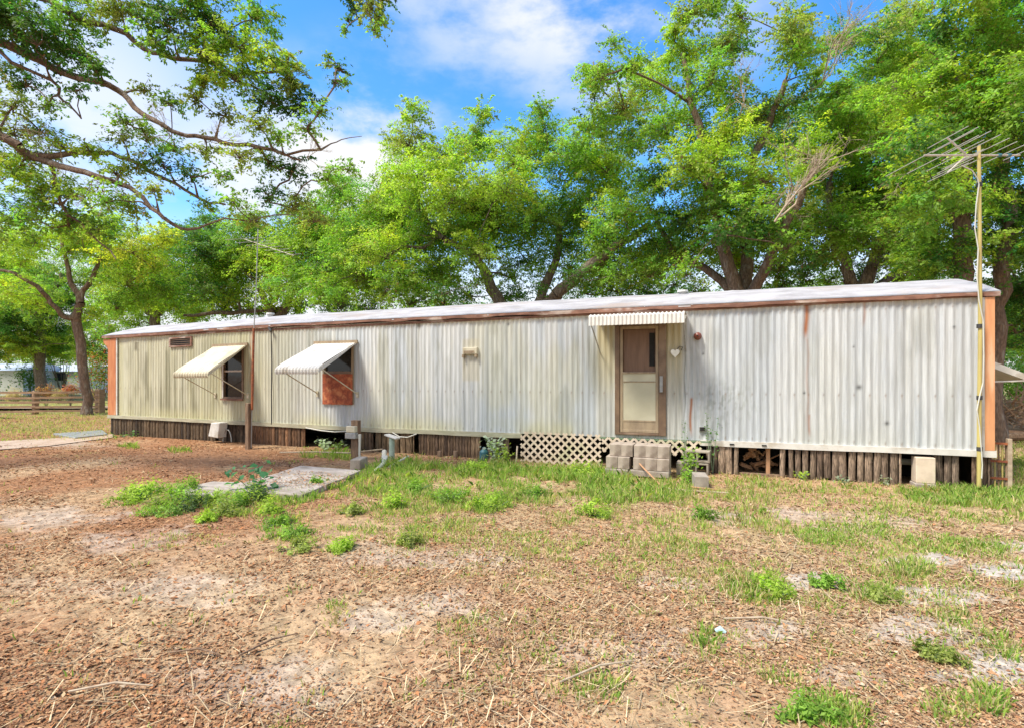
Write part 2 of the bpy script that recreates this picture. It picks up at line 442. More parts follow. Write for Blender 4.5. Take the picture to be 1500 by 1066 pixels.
def litter():
    n = 580000
    x, y, D = sample_view(n, 1.6, 20, power=.9)
    sand = patch_field(x, y, SAND, 21); gr = patch_field(x, y, GREEN, 33)
    dens = (.10 + 1.0 * ss(fbm(x * .9, y * .9, 41, 5) * .6 + fbm(x * .33, y * .33, 44, 3) * .4, .36, .62)) * (1 - .85 * sand) * (1 - .35 * gr)
    keep = (rng.random(n) < dens) & ~on_home(x, y)
    x, y, D = x[keep], y[keep], D[keep]; n = len(x)
    z = ground_h(x, y) + rng.uniform(.002, .012, n)
    nrm = np.stack([rng.normal(0, .26, n), rng.normal(0, .26, n), np.ones(n)], -1); nrm /= np.linalg.norm(nrm, axis=1)[:, None]
    pal = np.array([[.33, .155, .075], [.25, .11, .055], [.40, .21, .10], [.46, .29, .15], [.45, .185, .075], [.17, .085, .05], [.52, .37, .21], [.36, .225, .13], [.58, .45, .30]])
    w_l = np.array([.25, .17, .19, .10, .12, .09, .03, .03, .02]); w_r = np.array([.14, .10, .16, .18, .05, .08, .14, .07, .08])
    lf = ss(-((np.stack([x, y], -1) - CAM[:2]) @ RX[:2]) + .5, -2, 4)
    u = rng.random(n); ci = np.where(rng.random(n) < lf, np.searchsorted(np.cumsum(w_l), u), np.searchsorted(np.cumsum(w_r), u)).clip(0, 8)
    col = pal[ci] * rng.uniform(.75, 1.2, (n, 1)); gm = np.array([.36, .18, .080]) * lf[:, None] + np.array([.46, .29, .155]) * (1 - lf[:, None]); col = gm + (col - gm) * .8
    size = np.clip(np.exp(rng.normal(-4.0, .5, n)), .006, .062) * np.interp(D, [1.5, 4, 12, 20], [.8, 1, 1.5, 2.2])
    k = 700; sx, sy = [], []
    for i in range(k):
        a = rng.uniform(0, 6.283); rr = math.sqrt(rng.random()); q = G(430 + 78 * rr * math.cos(a), 702 + 13 * rr * math.sin(a), .08); sx.append(q[0]); sy.append(q[1])
    x = np.append(x, sx); y = np.append(y, sy); z = np.append(z, rng.uniform(.082, .095, k)); size = np.append(size, rng.uniform(.02, .05, k)); nrm = np.concatenate([nrm, nrm[:k]]); col = np.concatenate([col, col[:k]])
    me = leaves_mesh('leaf_litter', np.stack([x, y, z], -1), size, nrm, col, M_litter, .48, .08)
    tag(link(me, 'leaf_litter'), 'fallen brown oak leaves strewn over the bare yard', 'leaf litter', kind='stuff')
litter()

def blades_mesh(name, B, H, lean, width, col, mat):
    """grass blades: B (n,3) roots, H heights, lean (n,2) tip offset"""
    n = len(B); a = rng.uniform(0, math.pi, n); s_ = np.stack([np.cos(a), np.sin(a), np.zeros(n)], -1) * width[:, None] * .5
    L = np.concatenate([lean, np.zeros((n, 1))], 1)
    up = np.zeros((n, 3)); up[:, 2] = H
    mid = B + up * .6 + L * .35
    tip = B + up * np.clip(1 - np.linalg.norm(lean, axis=1, keepdims=True) / (H[:, None] * 3), .3, 1) + L
    V = np.stack([B - s_, B + s_, mid + s_ * .8, tip, mid - s_ * .8], 1).reshape(-1, 3)
    Fa = (np.arange(n)[:, None] * 5 + np.array([0, 1, 2, 3, 4])[None]).astype(np.int32)
    return np_mesh(name, V, Fa, mat, np.repeat(col, 5, axis=0))

# (px, py, rx, ry, tufts, blade height, greenness)
PATCH = [(210, 735, 60, 12, 60, .10, .7), (290, 745, 90, 14, 110, .11, .7), (370, 750, 60, 12, 60, .09, .6), (420, 780, 40, 24, 70, .09, .8), (520, 760, 60, 20, 60, .08, .5), (640, 775, 90, 30, 130, .09, .5), (780, 775, 120, 34, 150, .08, .45), (900, 800, 120, 40, 110, .08, .4), (1040, 800, 80, 40, 110, .09, .5), (720, 850, 160, 40, 90, .06, .35), (900, 900, 160, 50, 80, .06, .35), (1150, 830, 160, 40, 120, .07, .45), (1330, 900, 160, 50, 150, .07, .5), (1250, 970, 200, 50, 110, .06, .45), (930, 1000, 200, 50, 60, .05, .4),
         (545, 705, 70, 14, 220, .16, .8), (610, 715, 70, 18, 260, .14, .6), (500, 720, 90, 10, 120, .12, .6), (700, 712, 90, 22, 330, .15, .6), (790, 700, 70, 14, 300, .17, .8),
         (860, 700, 60, 12, 260, .2, .9), (930, 722, 80, 16, 330, .17, .75), (900, 760, 60, 14, 60, .1, .5), (720, 740, 22, 14, 170, .16, 1.), (620, 760, 50, 26, 70, .1, .45),
         (600, 790, 30, 16, 60, .1, .7), (1000, 765, 26, 20, 60, .15, .8), (1095, 735, 32, 30, 150, .17, .65), (1130, 772, 26, 10, 60, .1, .6), (1200, 780, 26, 12, 130, .08, 1.),
         (1265, 780, 36, 12, 110, .08, .9), (1240, 790, 60, 10, 60, .07, .7), (1380, 725, 44, 10, 260, .16, 1.), (1450, 728, 50, 12, 300, .16, .95), (1350, 748, 60, 10, 160, .1, .6), (1460, 752, 50, 12, 120, .1, .6),
         (1370, 795, 50, 10, 110, .09, .75), (1430, 800, 40, 14, 110, .1, .85), (1320, 835, 50, 8, 40, .09, .6), (1335, 832, 16, 10, 60, .15, .6), (1285, 868, 30, 12, 80, .12, .6), (1110, 858, 36, 18, 110, .13, .6),
         (1130, 870, 20, 8, 40, .08, .8), (1175, 885, 30, 10, 40, .08, .55), (1230, 925, 30, 16, 80, .12, .5), (1210, 890, 20, 10, 30, .08, .6), (1365, 945, 40, 14, 70, .08, .7), (1450, 850, 40, 12, 60, .1, .6),
         (1465, 855, 30, 10, 50, .08, .6), (1390, 905, 26, 10, 40, .08, .5), (1480, 940, 30, 18, 60, .09, .7), (1200, 1045, 34, 20, 120, .1, .9), (1240, 1050, 22, 14, 50, .09, .8), (1025, 940, 18, 20, 50, .13, .9),
         (1130, 1010, 26, 18, 60, .09, .6), (1395, 1040, 30, 16, 60, .07, .7), (1445, 1030, 12, 16, 40, .1, .9), (665, 915, 26, 22, 70, .09, .7), (790, 960, 20, 12, 20, .07, .6), (880, 990, 30, 30, 40, .1, .6),
         (490, 900, 14, 12, 30, .07, .6), (830, 1010, 18, 12, 24, .07, .6), (400, 1052, 20, 8, 16, .04, .9), (370, 1056, 10, 6, 10, .04, .9), (490, 785, 50, 14, 30, .07, .5), (270, 800, 50, 10, 24, .06, .5),
         (420, 728, 40, 10, 120, .13, .9), (450, 712, 34, 8, 110, .14, .9), (190, 655, 10, 4, 20, .15, .9), (260, 660, 16, 4, 24, .12, .7), (600, 683, 50, 8, 150, .2, .9), (570, 690, 30, 8, 80, .18, .8), (700, 690, 40, 10, 130, .2, .8), (490, 668, 40, 5, 60, .2, .8),
         (740, 640 + 50, 20, 8, 60, .22, .8), (1180, 716, 60, 6, 40, .12, .6), (1270, 720, 60, 6, 30, .12, .5), (1010, 790, 40, 16, 60, .12, .7), (960, 800, 60, 20, 50, .08, .35), (830, 800, 80, 24, 60, .08, .35), (700, 820, 100, 30, 60, .08, .3), (1060, 820, 60, 20, 50, .09, .4),
         (850, 735, 90, 14, 120, .11, .5), (1040, 735, 40, 16, 100, .13, .5), (780, 725, 60, 12, 140, .12, .5), (650, 735, 60, 12, 110, .12, .5), (560, 745, 60, 10, 70, .1, .5), (340, 735, 90, 10, 60, .1, .6)]
def grass():
    Bs, Hs, Ls, Ws, Cs = [], [], [], [], []
    def tuft(x, y, nb, h, g, spread):
        nb = max(3, int(nb))
        a = rng.uniform(0, 2 * math.pi, nb); r = spread * np.sqrt(rng.random(nb))
        bx, by = x + np.cos(a) * r, y + np.sin(a) * r
        H = h * rng.uniform(.35, 1.1, nb) * min(1, .55 + .045 * math.hypot(x - CAM[0], y - CAM[1]))
        out = rng.uniform(.15, .8, nb) * H
        a2 = a + rng.normal(0, .6, nb)
        Bs.append(np.stack([bx, by, ground_h(bx, by)], -1)); Hs.append(H); Ls.append(np.stack([np.cos(a2) * out, np.sin(a2) * out], -1))
        D = max(1.5, (np.array([x, y]) - CAM[:2]) @ DX[:2])
        Ws.append(rng.uniform(.004, .009, nb) * (1 + D * .06))
        gr = np.array([.33, .46, .08]); dk = np.array([.17, .31, .06]); ye = np.array([.50, .50, .16]); st = np.array([.58, .46, .26])
        u = rng.random((nb, 1)); v = rng.random((nb, 1))
        c = np.where(u < g * .82, gr + (dk - gr) * v, np.where(u < g * .82 + .22, ye + (gr - ye) * v * .7, st * (.7 + .5 * v)))
        Cs.append(c)
    for (px, py, rx, ry, nt_, h, g) in PATCH:
        if px > 950 and py > 720 or py > 790: nt_ = int(nt_ * .95); g *= .8; rx *= 1.15; ry *= 1.2; h *= .85
        for i in range(nt_):
            a = rng.uniform(0, 2 * math.pi); r = math.sqrt(rng.random())
            q = G(px + rx * r * math.cos(a) * 1.15, py + ry * r * math.sin(a) * 1.15)
            if on_home(q[0], q[1]): q[1] = -.1 - .2 * rng.random()
            if float(fbm(q[0] * 2.2, q[1] * 2.2, 201, 3)) < .36 + .14 * rng.random() - .1 * (py < 730): continue
            tuft(q[0], q[1], rng.integers(6, 14), h * rng.uniform(.6, 1.2), np.clip(g + rng.normal(0, .2), 0, 1), .04 + .05 * rng.random())
    # thin growth all over, mostly on the right
    x, y, D = sample_view(24000, 2.2, 12, power=.75)
    rel = np.stack([x - CAM[0], y - CAM[1]], -1); X = rel @ RX[:2]
    f = fbm(x * 1.1, y * 1.1, 77, 4)
    py = 550 + 750 * 1.64 / D; px = 750 + 750 * X / D
    dens = ss(f, .40, .66) * ss(px, 350, 800) * (.3 + .7 * ss(-py, -980, -740)) + .02
    for i in np.nonzero((rng.random(len(x)) < dens) & ~on_home(x, y))[0]:
        tuft(x[i], y[i], rng.integers(3, 10), rng.uniform(.03, .09), rng.uniform(.1, .75), .08)
    # far left meadow behind the fence and strip by the path
    for i in range(1500):
        px = rng.uniform(-40, 165); py = rng.choice([rng.uniform(603, 636), rng.uniform(603, 645), rng.uniform(580, 606)])
        q = G(px, py)
        tuft(q[0], q[1], 5, .10, .3, .3)
    for i in range(900):
        q = G(rng.uniform(1482, 1580), rng.uniform(640, 760)); tuft(q[0], q[1], 6, .12, .45, .12)
    Bm, H, Lm, W, C = map(np.concatenate, (Bs, Hs, Ls, Ws, Cs))
    tag(link(blades_mesh('grass', Bm, H, Lm, W, C, M_grass), 'grass'), 'patchy green and straw coloured grass in the yard', 'grass', kind='stuff')
grass()

def straw():
    n = 14000
    x, y, D = sample_view(n, 1.6, 13, power=.7)
    f = fbm(x * .8, y * .8, 55, 3); sand = patch_field(x, y, SAND, 21)
    px = 750 + 750 * ((np.stack([x, y], -1) - CAM[:2]) @ RX[:2]) / D
    k = (rng.random(n) < ss(f, .35, .6) * (.35 + .65 * ss(px, 350, 700)) * (1 - .6 * sand)) & ~on_home(x, y)
    x, y, D = x[k], y[k], D[k]; n = len(x)
    L = rng.uniform(.05, .2, n); a = rng.uniform(0, math.pi, n); dx, dy = np.cos(a), np.sin(a); w = rng.uniform(.0008, .0024, n) * (1 + D * .1)
    z = ground_h(x, y) + rng.uniform(.01, .03, n); dz = rng.normal(0, .02, n)
    c = np.stack([x, y, z], -1); t = np.stack([dx * L / 2, dy * L / 2, dz], -1); s_ = np.stack([-dy * w, dx * w, np.zeros(n)], -1)
    V = np.stack([c - t - s_, c + t - s_, c + t + s_, c - t + s_], 1).reshape(-1, 3)
    col = np.array([.62, .47, .28]) * rng.uniform(.45, 1.15, (n, 1))
    tag(link(np_mesh('straw', V, np.arange(n * 4).reshape(n, 4), M_litter, np.repeat(col, 4, axis=0)), 'straw'), 'dry straw and thin sticks lying on the soil', 'straw', kind='stuff')
straw()

# ------------------------------------------------------------------ trees
class Tree:
    def __init__(s, name, label, base, r0, group='trees standing behind the mobile home', bark=None, seed=0, cat='tree', root=None):
        s.root = thing(name, label, cat, base, group); s.base = np.array(base, float); s.r0 = r0
        s.n = [np.array(base, float)]; s.par = [-1]; s.minr = [r0]; s.tip = [0.]
        s.rg = np.random.default_rng(seed); s.bark = bark or M_bark; s.C = []; s.S = []; s.Nn = []; s.K = []; s.extra = []
    def chain(s, pts, start=0, rads=None, wob=.0):
        """explicit limb through pts from node start; returns index list"""
        i = start; out = []
        if rads is not None and len(pts) > 1:
            Q = [s.n[start]] + [np.array(p, float) for p in pts]; rr = [min(s.minr[start], rads[0] * 1.3)] + list(rads)
            for k in range(1, len(Q)):
                p0, p1, p2, p3 = Q[max(k - 2, 0)], Q[k - 1], Q[k], Q[min(k + 1, len(Q) - 1)]
                for t_ in (1 / 3, 2 / 3, 1.):
                    p = .5 * (2 * p1 + (p2 - p0) * t_ + (2 * p0 - 5 * p1 + 4 * p2 - p3) * t_ ** 2 + (3 * p1 - p0 - 3 * p2 + p3) * t_ ** 3)
                    if t_ < 1: p = p + s.rg.normal(0, .035 * np.linalg.norm(p2 - p1), 3)
                    s.n.append(p); s.par.append(i); s.minr.append(rr[k - 1] + (rr[k] - rr[k - 1]) * t_); s.tip.append(0.); i = len(s.n) - 1
                out.append(i)
            return out
        for k, p in enumerate(pts):
            p = np.array(p, float)
            s.n.append(p + s.rg.normal(0, wob, 3) if wob else p); s.par.append(i); s.minr.append(rads[k] if rads else .02); s.tip.append(0.); i = len(s.n) - 1; out.append(i)
        return out
    def grow(s, tgt, tip=.02, step=None, wob=None, allow=None):
        step = step or s.step; wob = s.wob if wob is None else wob
        """limb from the nearest lower node to a target, gently curved"""
        tgt = np.array(tgt, float); A = np.array(s.n)
        d = np.linalg.norm(A - tgt, axis=1)
        pen = d + np.maximum(0, A[:, 2] - tgt[2]) * .8 + np.where(A[:, 2] < s.base[2] + s.fork, 8, 0)
        i = int(np.argmin(pen)) if s.force is None else s.force + int(np.argmin(d[s.force:])); a = A[i]; L = d[i]; m = max(2, int(L / step))
        pts = []
        sagv = np.array([0, 0, .12 * L])
        for k in range(1, m + 1):
            t = k / m; p = a + (tgt - a) * t + sagv * math.sin(math.pi * t) + (s.rg.normal(0, wob, 3) if k < m else 0)
            pts.append(p)
        r = s.chain(pts, i); s.tip[r[-1]] = tip; [s.minr.__setitem__(j, .003) for j in r]
        return r[-1]
    def blob(s, c, R, leaves, size, tint, flat=.8, sub=None, tw=True, shell=.35):
        c = np.array(c, float); end = s.grow(c - np.array([0, 0, R * .25]), tip=.002 + .009 * R)
        sub = sub or int(22 + 16 * R)
        dirs = s.rg.normal(size=(sub, 3)); dirs /= np.linalg.norm(dirs, axis=1)[:, None]
        rad = R * (shell + (1 - shell) * s.rg.random(sub) ** .6) * s.rg.uniform(.7, 1.12, sub)
        cc = c + dirs * rad[:, None] * np.array([1, 1, flat])
        if tw:
            for q in cc[:: 2]:
                m = (s.n[end] + q) / 2 + s.rg.normal(0, .1 * R, 3)
                ii = s.chain([m, q], end); s.tip[ii[-1]] = .002 + .0025 * R; s.minr[ii[0]] = s.minr[ii[1]] = .0015
        per = max(4, int(leaves / sub))
        for q, dv in zip(cc, dirs):
            k = int(per * s.rg.uniform(.5, 1.5)); sr = R * s.rg.uniform(.22, .48)
            o = s.rg.normal(size=(k, 3)); o /= np.linalg.norm(o, axis=1)[:, None]; o *= (s.rg.random((k, 1)) ** .6)
            ax = dv * np.array([1, 1, .5]) + s.rg.normal(0, .35, 3); ax /= np.linalg.norm(ax); uu = s.rg.uniform(-.75, 1.15, (k, 1)); ln = R * s.rg.uniform(.35, .75)
            p = q + ax * uu * ln + o * sr * .75 * np.array([1, 1, .6]) * (1.15 - .65 * np.clip(uu, 0, 1.2)) - np.array([0, 0, .12]) * R * uu ** 2
            nr = dv * .5 + np.array([0, 0, .75]) + o * .5 + s.rg.normal(0, .45, (k, 3)); nr /= np.linalg.norm(nr, axis=1)[:, None]
            v = s.rg.normal(0, .22) ; base = np.array(tint) * (1 + s.rg.normal(0, .2))
            col = base * (1 + s.rg.normal(0, .18, (k, 1))) + np.array([v * .35, 0, -v * .05]) * base.max() + s.rg.normal(0, .006, (k, 3))
            br = s.rg.random(k) < .03
            col[br] = np.array([.30, .19, .09]) * s.rg.uniform(.6, 1.2, (br.sum(), 1))
            s.C.append(p); s.Nn.append(nr); s.S.append(size * s.rg.uniform(.6, 1.25, k)); s.K.append(np.clip(col, .008, .7))
    def finish(s, aspect=.5):
        n = len(s.n); r = np.zeros(n); acc = np.zeros(n); e = 2.35
        for i in range(n - 1, 0, -1):
            r[i] = max(s.minr[i], s.tip[i], (acc[i]) ** (1 / e) if acc[i] > 0 else 0)
            acc[s.par[i]] += r[i] ** e
        r[0] = max(s.r0, acc[0] ** (1 / e))
        r = np.minimum(r, s.r0 * 1.0); r[0] = s.r0 * 1.35
        A = np.array(s.n); par = np.array(s.par[1:]); ch = np.arange(1, n)
        a, b_ = A[par], A[ch]; rb = r[ch]; ra = np.minimum(r[par], rb * 1.6 + .01)
        ra = np.where(par == 0, r[0], ra)
        d = b_ - a; L = np.linalg.norm(d, axis=1)[:, None] + 1e-6; d = d / L
        h = np.where(np.abs(d[:, 2:3]) > .9, np.array([[1., 0, 0]]), np.array([[0., 0, 1]]))
        u = np.cross(d, h); u /= np.linalg.norm(u, axis=1)[:, None]; w = np.cross(d, u)
        K = 8; V = []
        b2 = b_ + d * (rb * .35)[:, None]
        for k in range(K):
            an = 2 * math.pi * k / K; o = u * math.cos(an) + w * math.sin(an)
            wob = 1 + .12 * math.sin(k * 2.4)
            V.append(a + o * (ra * wob)[:, None]); V.append(b2 + o * (rb * wob)[:, None])
        V = np.stack(V, 1); m = len(a); off = (np.arange(m) * 2 * K)[:, None]
        Fs = [off + np.array([2 * k, 2 * ((k + 1) % K), 2 * ((k + 1) % K) + 1, 2 * k + 1]) for k in range(K)]
        Fa = np.stack(Fs, 1).reshape(-1, 4)
        me = np_mesh('trunk', V.reshape(-1, 3) - s.base, Fa, s.bark, None, True)
        link(me, 'trunk', s.root)
        if s.C:
            C, S, Nn, Kc = map(np.concatenate, (s.C, s.S, s.Nn, s.K))
            me = leaves_mesh('crown', C - s.base, S, Nn, Kc, M_leaf, aspect, .06)
            link(me, 'crown', s.root)
        return s.root
    fork = 1.6; step = .8; wob = .1; force = None

def dead_twigs(t, c, R, n, depth=3, dirv=(0, 0, 1), rad=.02, spread=.9):
    """bare, bleached branch work; one part of its tree"""
    mb = MB(); rg = random.Random(int(abs(c[0] * 100)) + n)
    def go(p, d, L, r, k):
        q = p + d * L; mid = (p + q) / 2 + Vector([rg.gauss(0, .07 * L) for _ in range(3)])
        mb.tube([p, mid, q], [r, r * .8, r * .55], 4 if k < depth else 5)
        if k > 0:
            for _ in range(rg.choice((3, 3, 4))):
                nd = (d + Vector([rg.gauss(0, spread * .6) for _ in range(3)])).normalized()
                go(p + (q - p) * rg.uniform(.35, 1), nd, L * rg.uniform(.5, .8), r * .55, k - 1)
    for i in range(n):
        d = (Vector(dirv) + Vector([rg.gauss(0, spread) for _ in range(3)])).normalized()
        go(Vector(c), d, R * .5, rad, depth)
    obj('dead_branch', mb, M_twig, t.root)

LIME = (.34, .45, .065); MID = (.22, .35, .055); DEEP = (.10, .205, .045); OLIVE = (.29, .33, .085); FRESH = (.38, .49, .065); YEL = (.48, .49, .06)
def crown(t, spec, D, lsize, dens, tints, depth=1.6, back=True):
    for (px, py, r, *o) in spec:
        dd = D + (o[0] if o else t.rg.uniform(-depth, depth))
        R = r / 750 * dd
        tint = o[1] if len(o) > 1 else tints[t.rg.integers(len(tints))]
        area = math.pi * R * R
        n = int(area * dens * 1.45 / (lsize * lsize * .25))
        t.blob(P(px, py, dd), R, n, lsize, tint)
        if back and r > 28:
            e = t.rg.uniform(1.6, 3.2) if t.rg.random() < .75 else -1.2
            t.blob(P(px + t.rg.uniform(-.3, .3) * r, py + t.rg.uniform(-.1, .4) * r, dd + e), R * 1.0, int(n * .7), lsize * 1.1, tints[t.rg.integers(len(tints))], tw=False)

# central spreading oak
D = 19.5
b0 = P(770, 550, D); b0[2] = 0
t = Tree('oak_tree', 'broad oak with dark limbs and sparse pointed tops behind the middle of the home', b0, .42, seed=11)
t.chain([P(765, 520, D), P(768, 480, D)], 0, [.36, .34])
f = len(t.n) - 1
t.chain([P(745, 460, D), P(728, 435, D + .3), P(712, 400, D + .6), P(690, 372, D), P(650, 350, D - .5)], f, [.24, .22, .18, .13, .1])
t.chain([P(785, 455, D + .4), P(795, 425, D + .8), P(815, 380, D + 1), P(820, 330, D + 1)], f, [.2, .18, .14, .1])
t.chain([P(800, 450, D - .3), P(822, 425, D - .6), P(870, 385, D - 1), P(920, 352, D - 1.4), P(950, 330, D - 1.6)], f, [.24, .22, .17, .12, .09])
crown(t, [(560, 285, 52), (520, 335, 46), (612, 250, 46), (605, 165, 26, 0), (598, 205, 34, 0), (655, 225, 38), (705, 165, 22, 0), (700, 205, 34, .5), (700, 290, 55), (760, 225, 46), (793, 160, 22, 0), (790, 190, 32, 0),
          (835, 225, 52), (890, 240, 52, -1, FRESH), (925, 305, 50, -1.5, FRESH), (850, 310, 60), (780, 310, 55), (640, 335, 55), (565, 365, 50, -1, LIME), (600, 405, 36), (525, 395, 40), (700, 365, 40, -1.5),
          (885, 375, 46), (955, 385, 40), (745, 400, 26, 2), (640, 400, 36, 1), (835, 395, 24, 2), (590, 325, 50), (740, 270, 46, -2, LIME), (660, 285, 50, -2), (480, 420, 30), (560, 430, 24, 1)],
      D, .105, 2.0, [MID, LIME, MID, LIME, OLIVE], 2.0)
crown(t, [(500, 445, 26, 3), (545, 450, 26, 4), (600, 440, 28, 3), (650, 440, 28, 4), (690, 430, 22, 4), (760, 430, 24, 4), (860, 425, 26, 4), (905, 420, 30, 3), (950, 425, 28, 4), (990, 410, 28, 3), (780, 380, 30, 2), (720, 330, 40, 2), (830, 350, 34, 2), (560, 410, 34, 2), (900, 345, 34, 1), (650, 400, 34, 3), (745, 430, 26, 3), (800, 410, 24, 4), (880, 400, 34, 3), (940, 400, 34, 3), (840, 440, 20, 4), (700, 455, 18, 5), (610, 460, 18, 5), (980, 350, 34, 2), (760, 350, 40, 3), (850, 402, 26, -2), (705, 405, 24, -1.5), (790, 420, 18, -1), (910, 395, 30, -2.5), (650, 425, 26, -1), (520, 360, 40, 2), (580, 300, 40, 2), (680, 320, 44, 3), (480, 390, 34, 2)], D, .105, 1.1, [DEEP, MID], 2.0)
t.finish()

# tall tree behind the door
D = 15.5
b0 = P(1088, 550, D); b0[2] = 0
t = Tree('oak_tree', 'tall oak with a fan of red-brown trunks rising behind the roof right of the door', b0, .40, seed=12, bark=M_barkred)
t.chain([P(1088, 500, D), P(1088, 455, D)], 0, [.36, .34]); f = len(t.n) - 1
t.chain([P(1076, 420, D), P(1062, 375, D), P(1052, 330, D), P(1035, 250, D), P(1010, 150, D), P(1000, 80, D)], f, [.2, .18, .15, .12, .09, .06])
t.chain([P(1090, 410, D + .3), P(1092, 360, D + .6), P(1090, 300, D + 1), P(1120, 200, D + 1), P(1150, 120, D + 1)], f, [.2, .17, .14, .12, .08])
t.chain([P(1108, 415, D - .2), P(1130, 370, D - .6), P(1150, 330, D - 1), P(1190, 250, D - 1.2)], f, [.16, .14, .11, .08])
t.chain([P(1060, 415, D + .8), P(1010, 385, D + 1.2), P(985, 370, D + 1.5), P(960, 310, D + 2)], f, [.13, .11, .09, .07])
crown(t, [(880, 105, 34), (915, 150, 34), (880, 180, 30, 1), (955, 120, 40), (1005, 75, 34), (990, 40, 26, 0), (1010, 20, 24, 0), (1045, 110, 44), (975, 185, 38), (1005, 235, 46, -1, LIME), (1060, 205, 52, -1, FRESH), (1110, 165, 40),
          (1120, 255, 50, -1.6, LIME), (1050, 300, 44), (1000, 320, 38, 1, DEEP), (1150, 330, 50), (1180, 225, 46, -1, FRESH), (1170, 70, 34, .5), (1160, 35, 30, 0), (1195, 115, 26), (1050, 350, 40), (1080, 380, 34, 1.5), (960, 260, 30, 1, DEEP), (930, 90, 24),
          (1000, 370, 30, 1.5), (1140, 390, 30, 1.5), (950, 400, 26, 1), (1085, 20, 24, 0), (1060, 60, 26, 0), (1045, 5, 30, 0)],
      D, .095, 2.0, [MID, LIME, MID, MID, OLIVE], 1.5)
dead_twigs(t, P(1135, 325, D - 3.0), 1.9, 3, 3, (.35, 0, .8), .03, .3)
dead_twigs(t, P(1160, 270, D - 3.0), 1.7, 5, 3, (.3, 0, .1), .012, 1.1)
dead_twigs(t, P(1215, 235, D - 2.8), 1.3, 4, 3, (.1, 0, .3), .010, 1.0)
dead_twigs(t, P(1205, 120, D - .6), 2.0, 5, 3, (0, 0, .9), .02, .6)
dead_twigs(t, P(1090, 150, D - 1.2), 1.5, 4, 3, (0, 0, .5), .016, .7)
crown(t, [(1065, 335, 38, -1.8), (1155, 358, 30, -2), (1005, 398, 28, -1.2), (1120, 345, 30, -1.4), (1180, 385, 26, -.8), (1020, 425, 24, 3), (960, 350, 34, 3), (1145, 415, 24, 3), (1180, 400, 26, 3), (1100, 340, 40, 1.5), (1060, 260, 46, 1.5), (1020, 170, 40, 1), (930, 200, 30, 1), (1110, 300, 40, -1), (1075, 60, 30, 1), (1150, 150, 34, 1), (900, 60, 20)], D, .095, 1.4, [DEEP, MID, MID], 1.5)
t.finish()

# low forked tree
D = 17.5
b0 = P(1257, 550, D); b0[2] = 0
t = Tree('oak_tree', 'oak with a low dark fork behind the roof, left of the tall antenna', b0, .36, seed=13)
t.chain([P(1257, 490, D), P(1256, 430, D)], 0, [.3, .28]); f = len(t.n) - 1
t.chain([P(1240, 395, D), P(1232, 365, D), P(1215, 330, D), P(1215, 270, D)], f, [.17, .15, .12, .1])
t.chain([P(1275, 395, D), P(1296, 345, D), P(1310, 280, D), P(1315, 200, D), P(1310, 120, D)], f, [.19, .17, .13, .1, .08])
t.chain([P(1320, 400, D + .5), P(1370, 365, D + .8)], f, [.1, .08])
crown(t, [(1240, 200, 50, -1, LIME), (1290, 175, 50), (1250, 265, 55), (1310, 125, 46), (1285, 90, 38), (1330, 80, 36), (1225, 320, 46, -2), (1290, 300, 50), (1340, 250, 46), (1200, 370, 34, 1), (1330, 350, 40, 1, DEEP), (1265, 345, 34, -1.5), (1310, 400, 26, 1.5), (1210, 410, 22, 2), (1245, 150, 36), (1180, 310, 40, -1), (1350, 170, 46), (1225, 130, 22)],
      D, .10, 2.1, [MID, LIME, MID, OLIVE], 1.6)
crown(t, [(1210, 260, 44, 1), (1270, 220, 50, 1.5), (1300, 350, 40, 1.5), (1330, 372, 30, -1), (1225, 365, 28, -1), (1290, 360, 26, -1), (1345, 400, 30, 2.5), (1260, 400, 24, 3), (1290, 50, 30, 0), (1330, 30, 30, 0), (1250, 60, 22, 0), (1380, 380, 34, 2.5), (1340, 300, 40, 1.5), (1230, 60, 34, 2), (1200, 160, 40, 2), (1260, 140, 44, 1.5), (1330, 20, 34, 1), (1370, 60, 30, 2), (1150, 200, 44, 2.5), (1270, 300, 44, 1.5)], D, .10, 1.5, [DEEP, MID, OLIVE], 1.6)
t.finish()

# twin-trunk group at the right
D = 12.5
b0 = P(1418, 550, D); b0[2] = 0
t = Tree('oak_tree', 'tree with a viny brown trunk right behind the tall antenna mast', b0, .21, seed=14, bark=M_barkred)
t.chain([P(1418, 480, D), P(1412, 400, D), P(1408, 320, D), P(1412, 240, D), P(1400, 160, D), P(1395, 80, D)], 0, [.20, .19, .17, .15, .12, .08])
crown(t, [(1385, 165, 58), (1420, 120, 46), (1400, 215, 56), (1360, 270, 52, -1, LIME), (1395, 300, 50), (1350, 330, 44), (1430, 350, 36, 1, DEEP), (1380, 90, 40), (1345, 130, 46), (1375, 375, 34, 1, DEEP), (1340, 210, 44, -1, LIME), (1440, 180, 44), (1380, 40, 30), (1345, 380, 30, 1)],
      D, .085, 2.0, [MID, MID, LIME, DEEP], 1.2)
dead_twigs(t, P(1345, 245, D - .8), 1.1, 4, 3, (-.4, 0, .2), .012, .8)
t.finish()
D = 13.0
b0 = P(1462, 550, D); b0[2] = 0
t = Tree('oak_tree', 'dark leaning tree with reddish trunk at the right edge of the photo', b0, .17, seed=15, bark=M_barkred)
t.chain([P(1464, 480, D), P(1466, 400, D), P(1478, 320, D), P(1470, 230, D), P(1480, 120, D), P(1470, 40, D)], 0, [.16, .16, .15, .13, .11, .08])
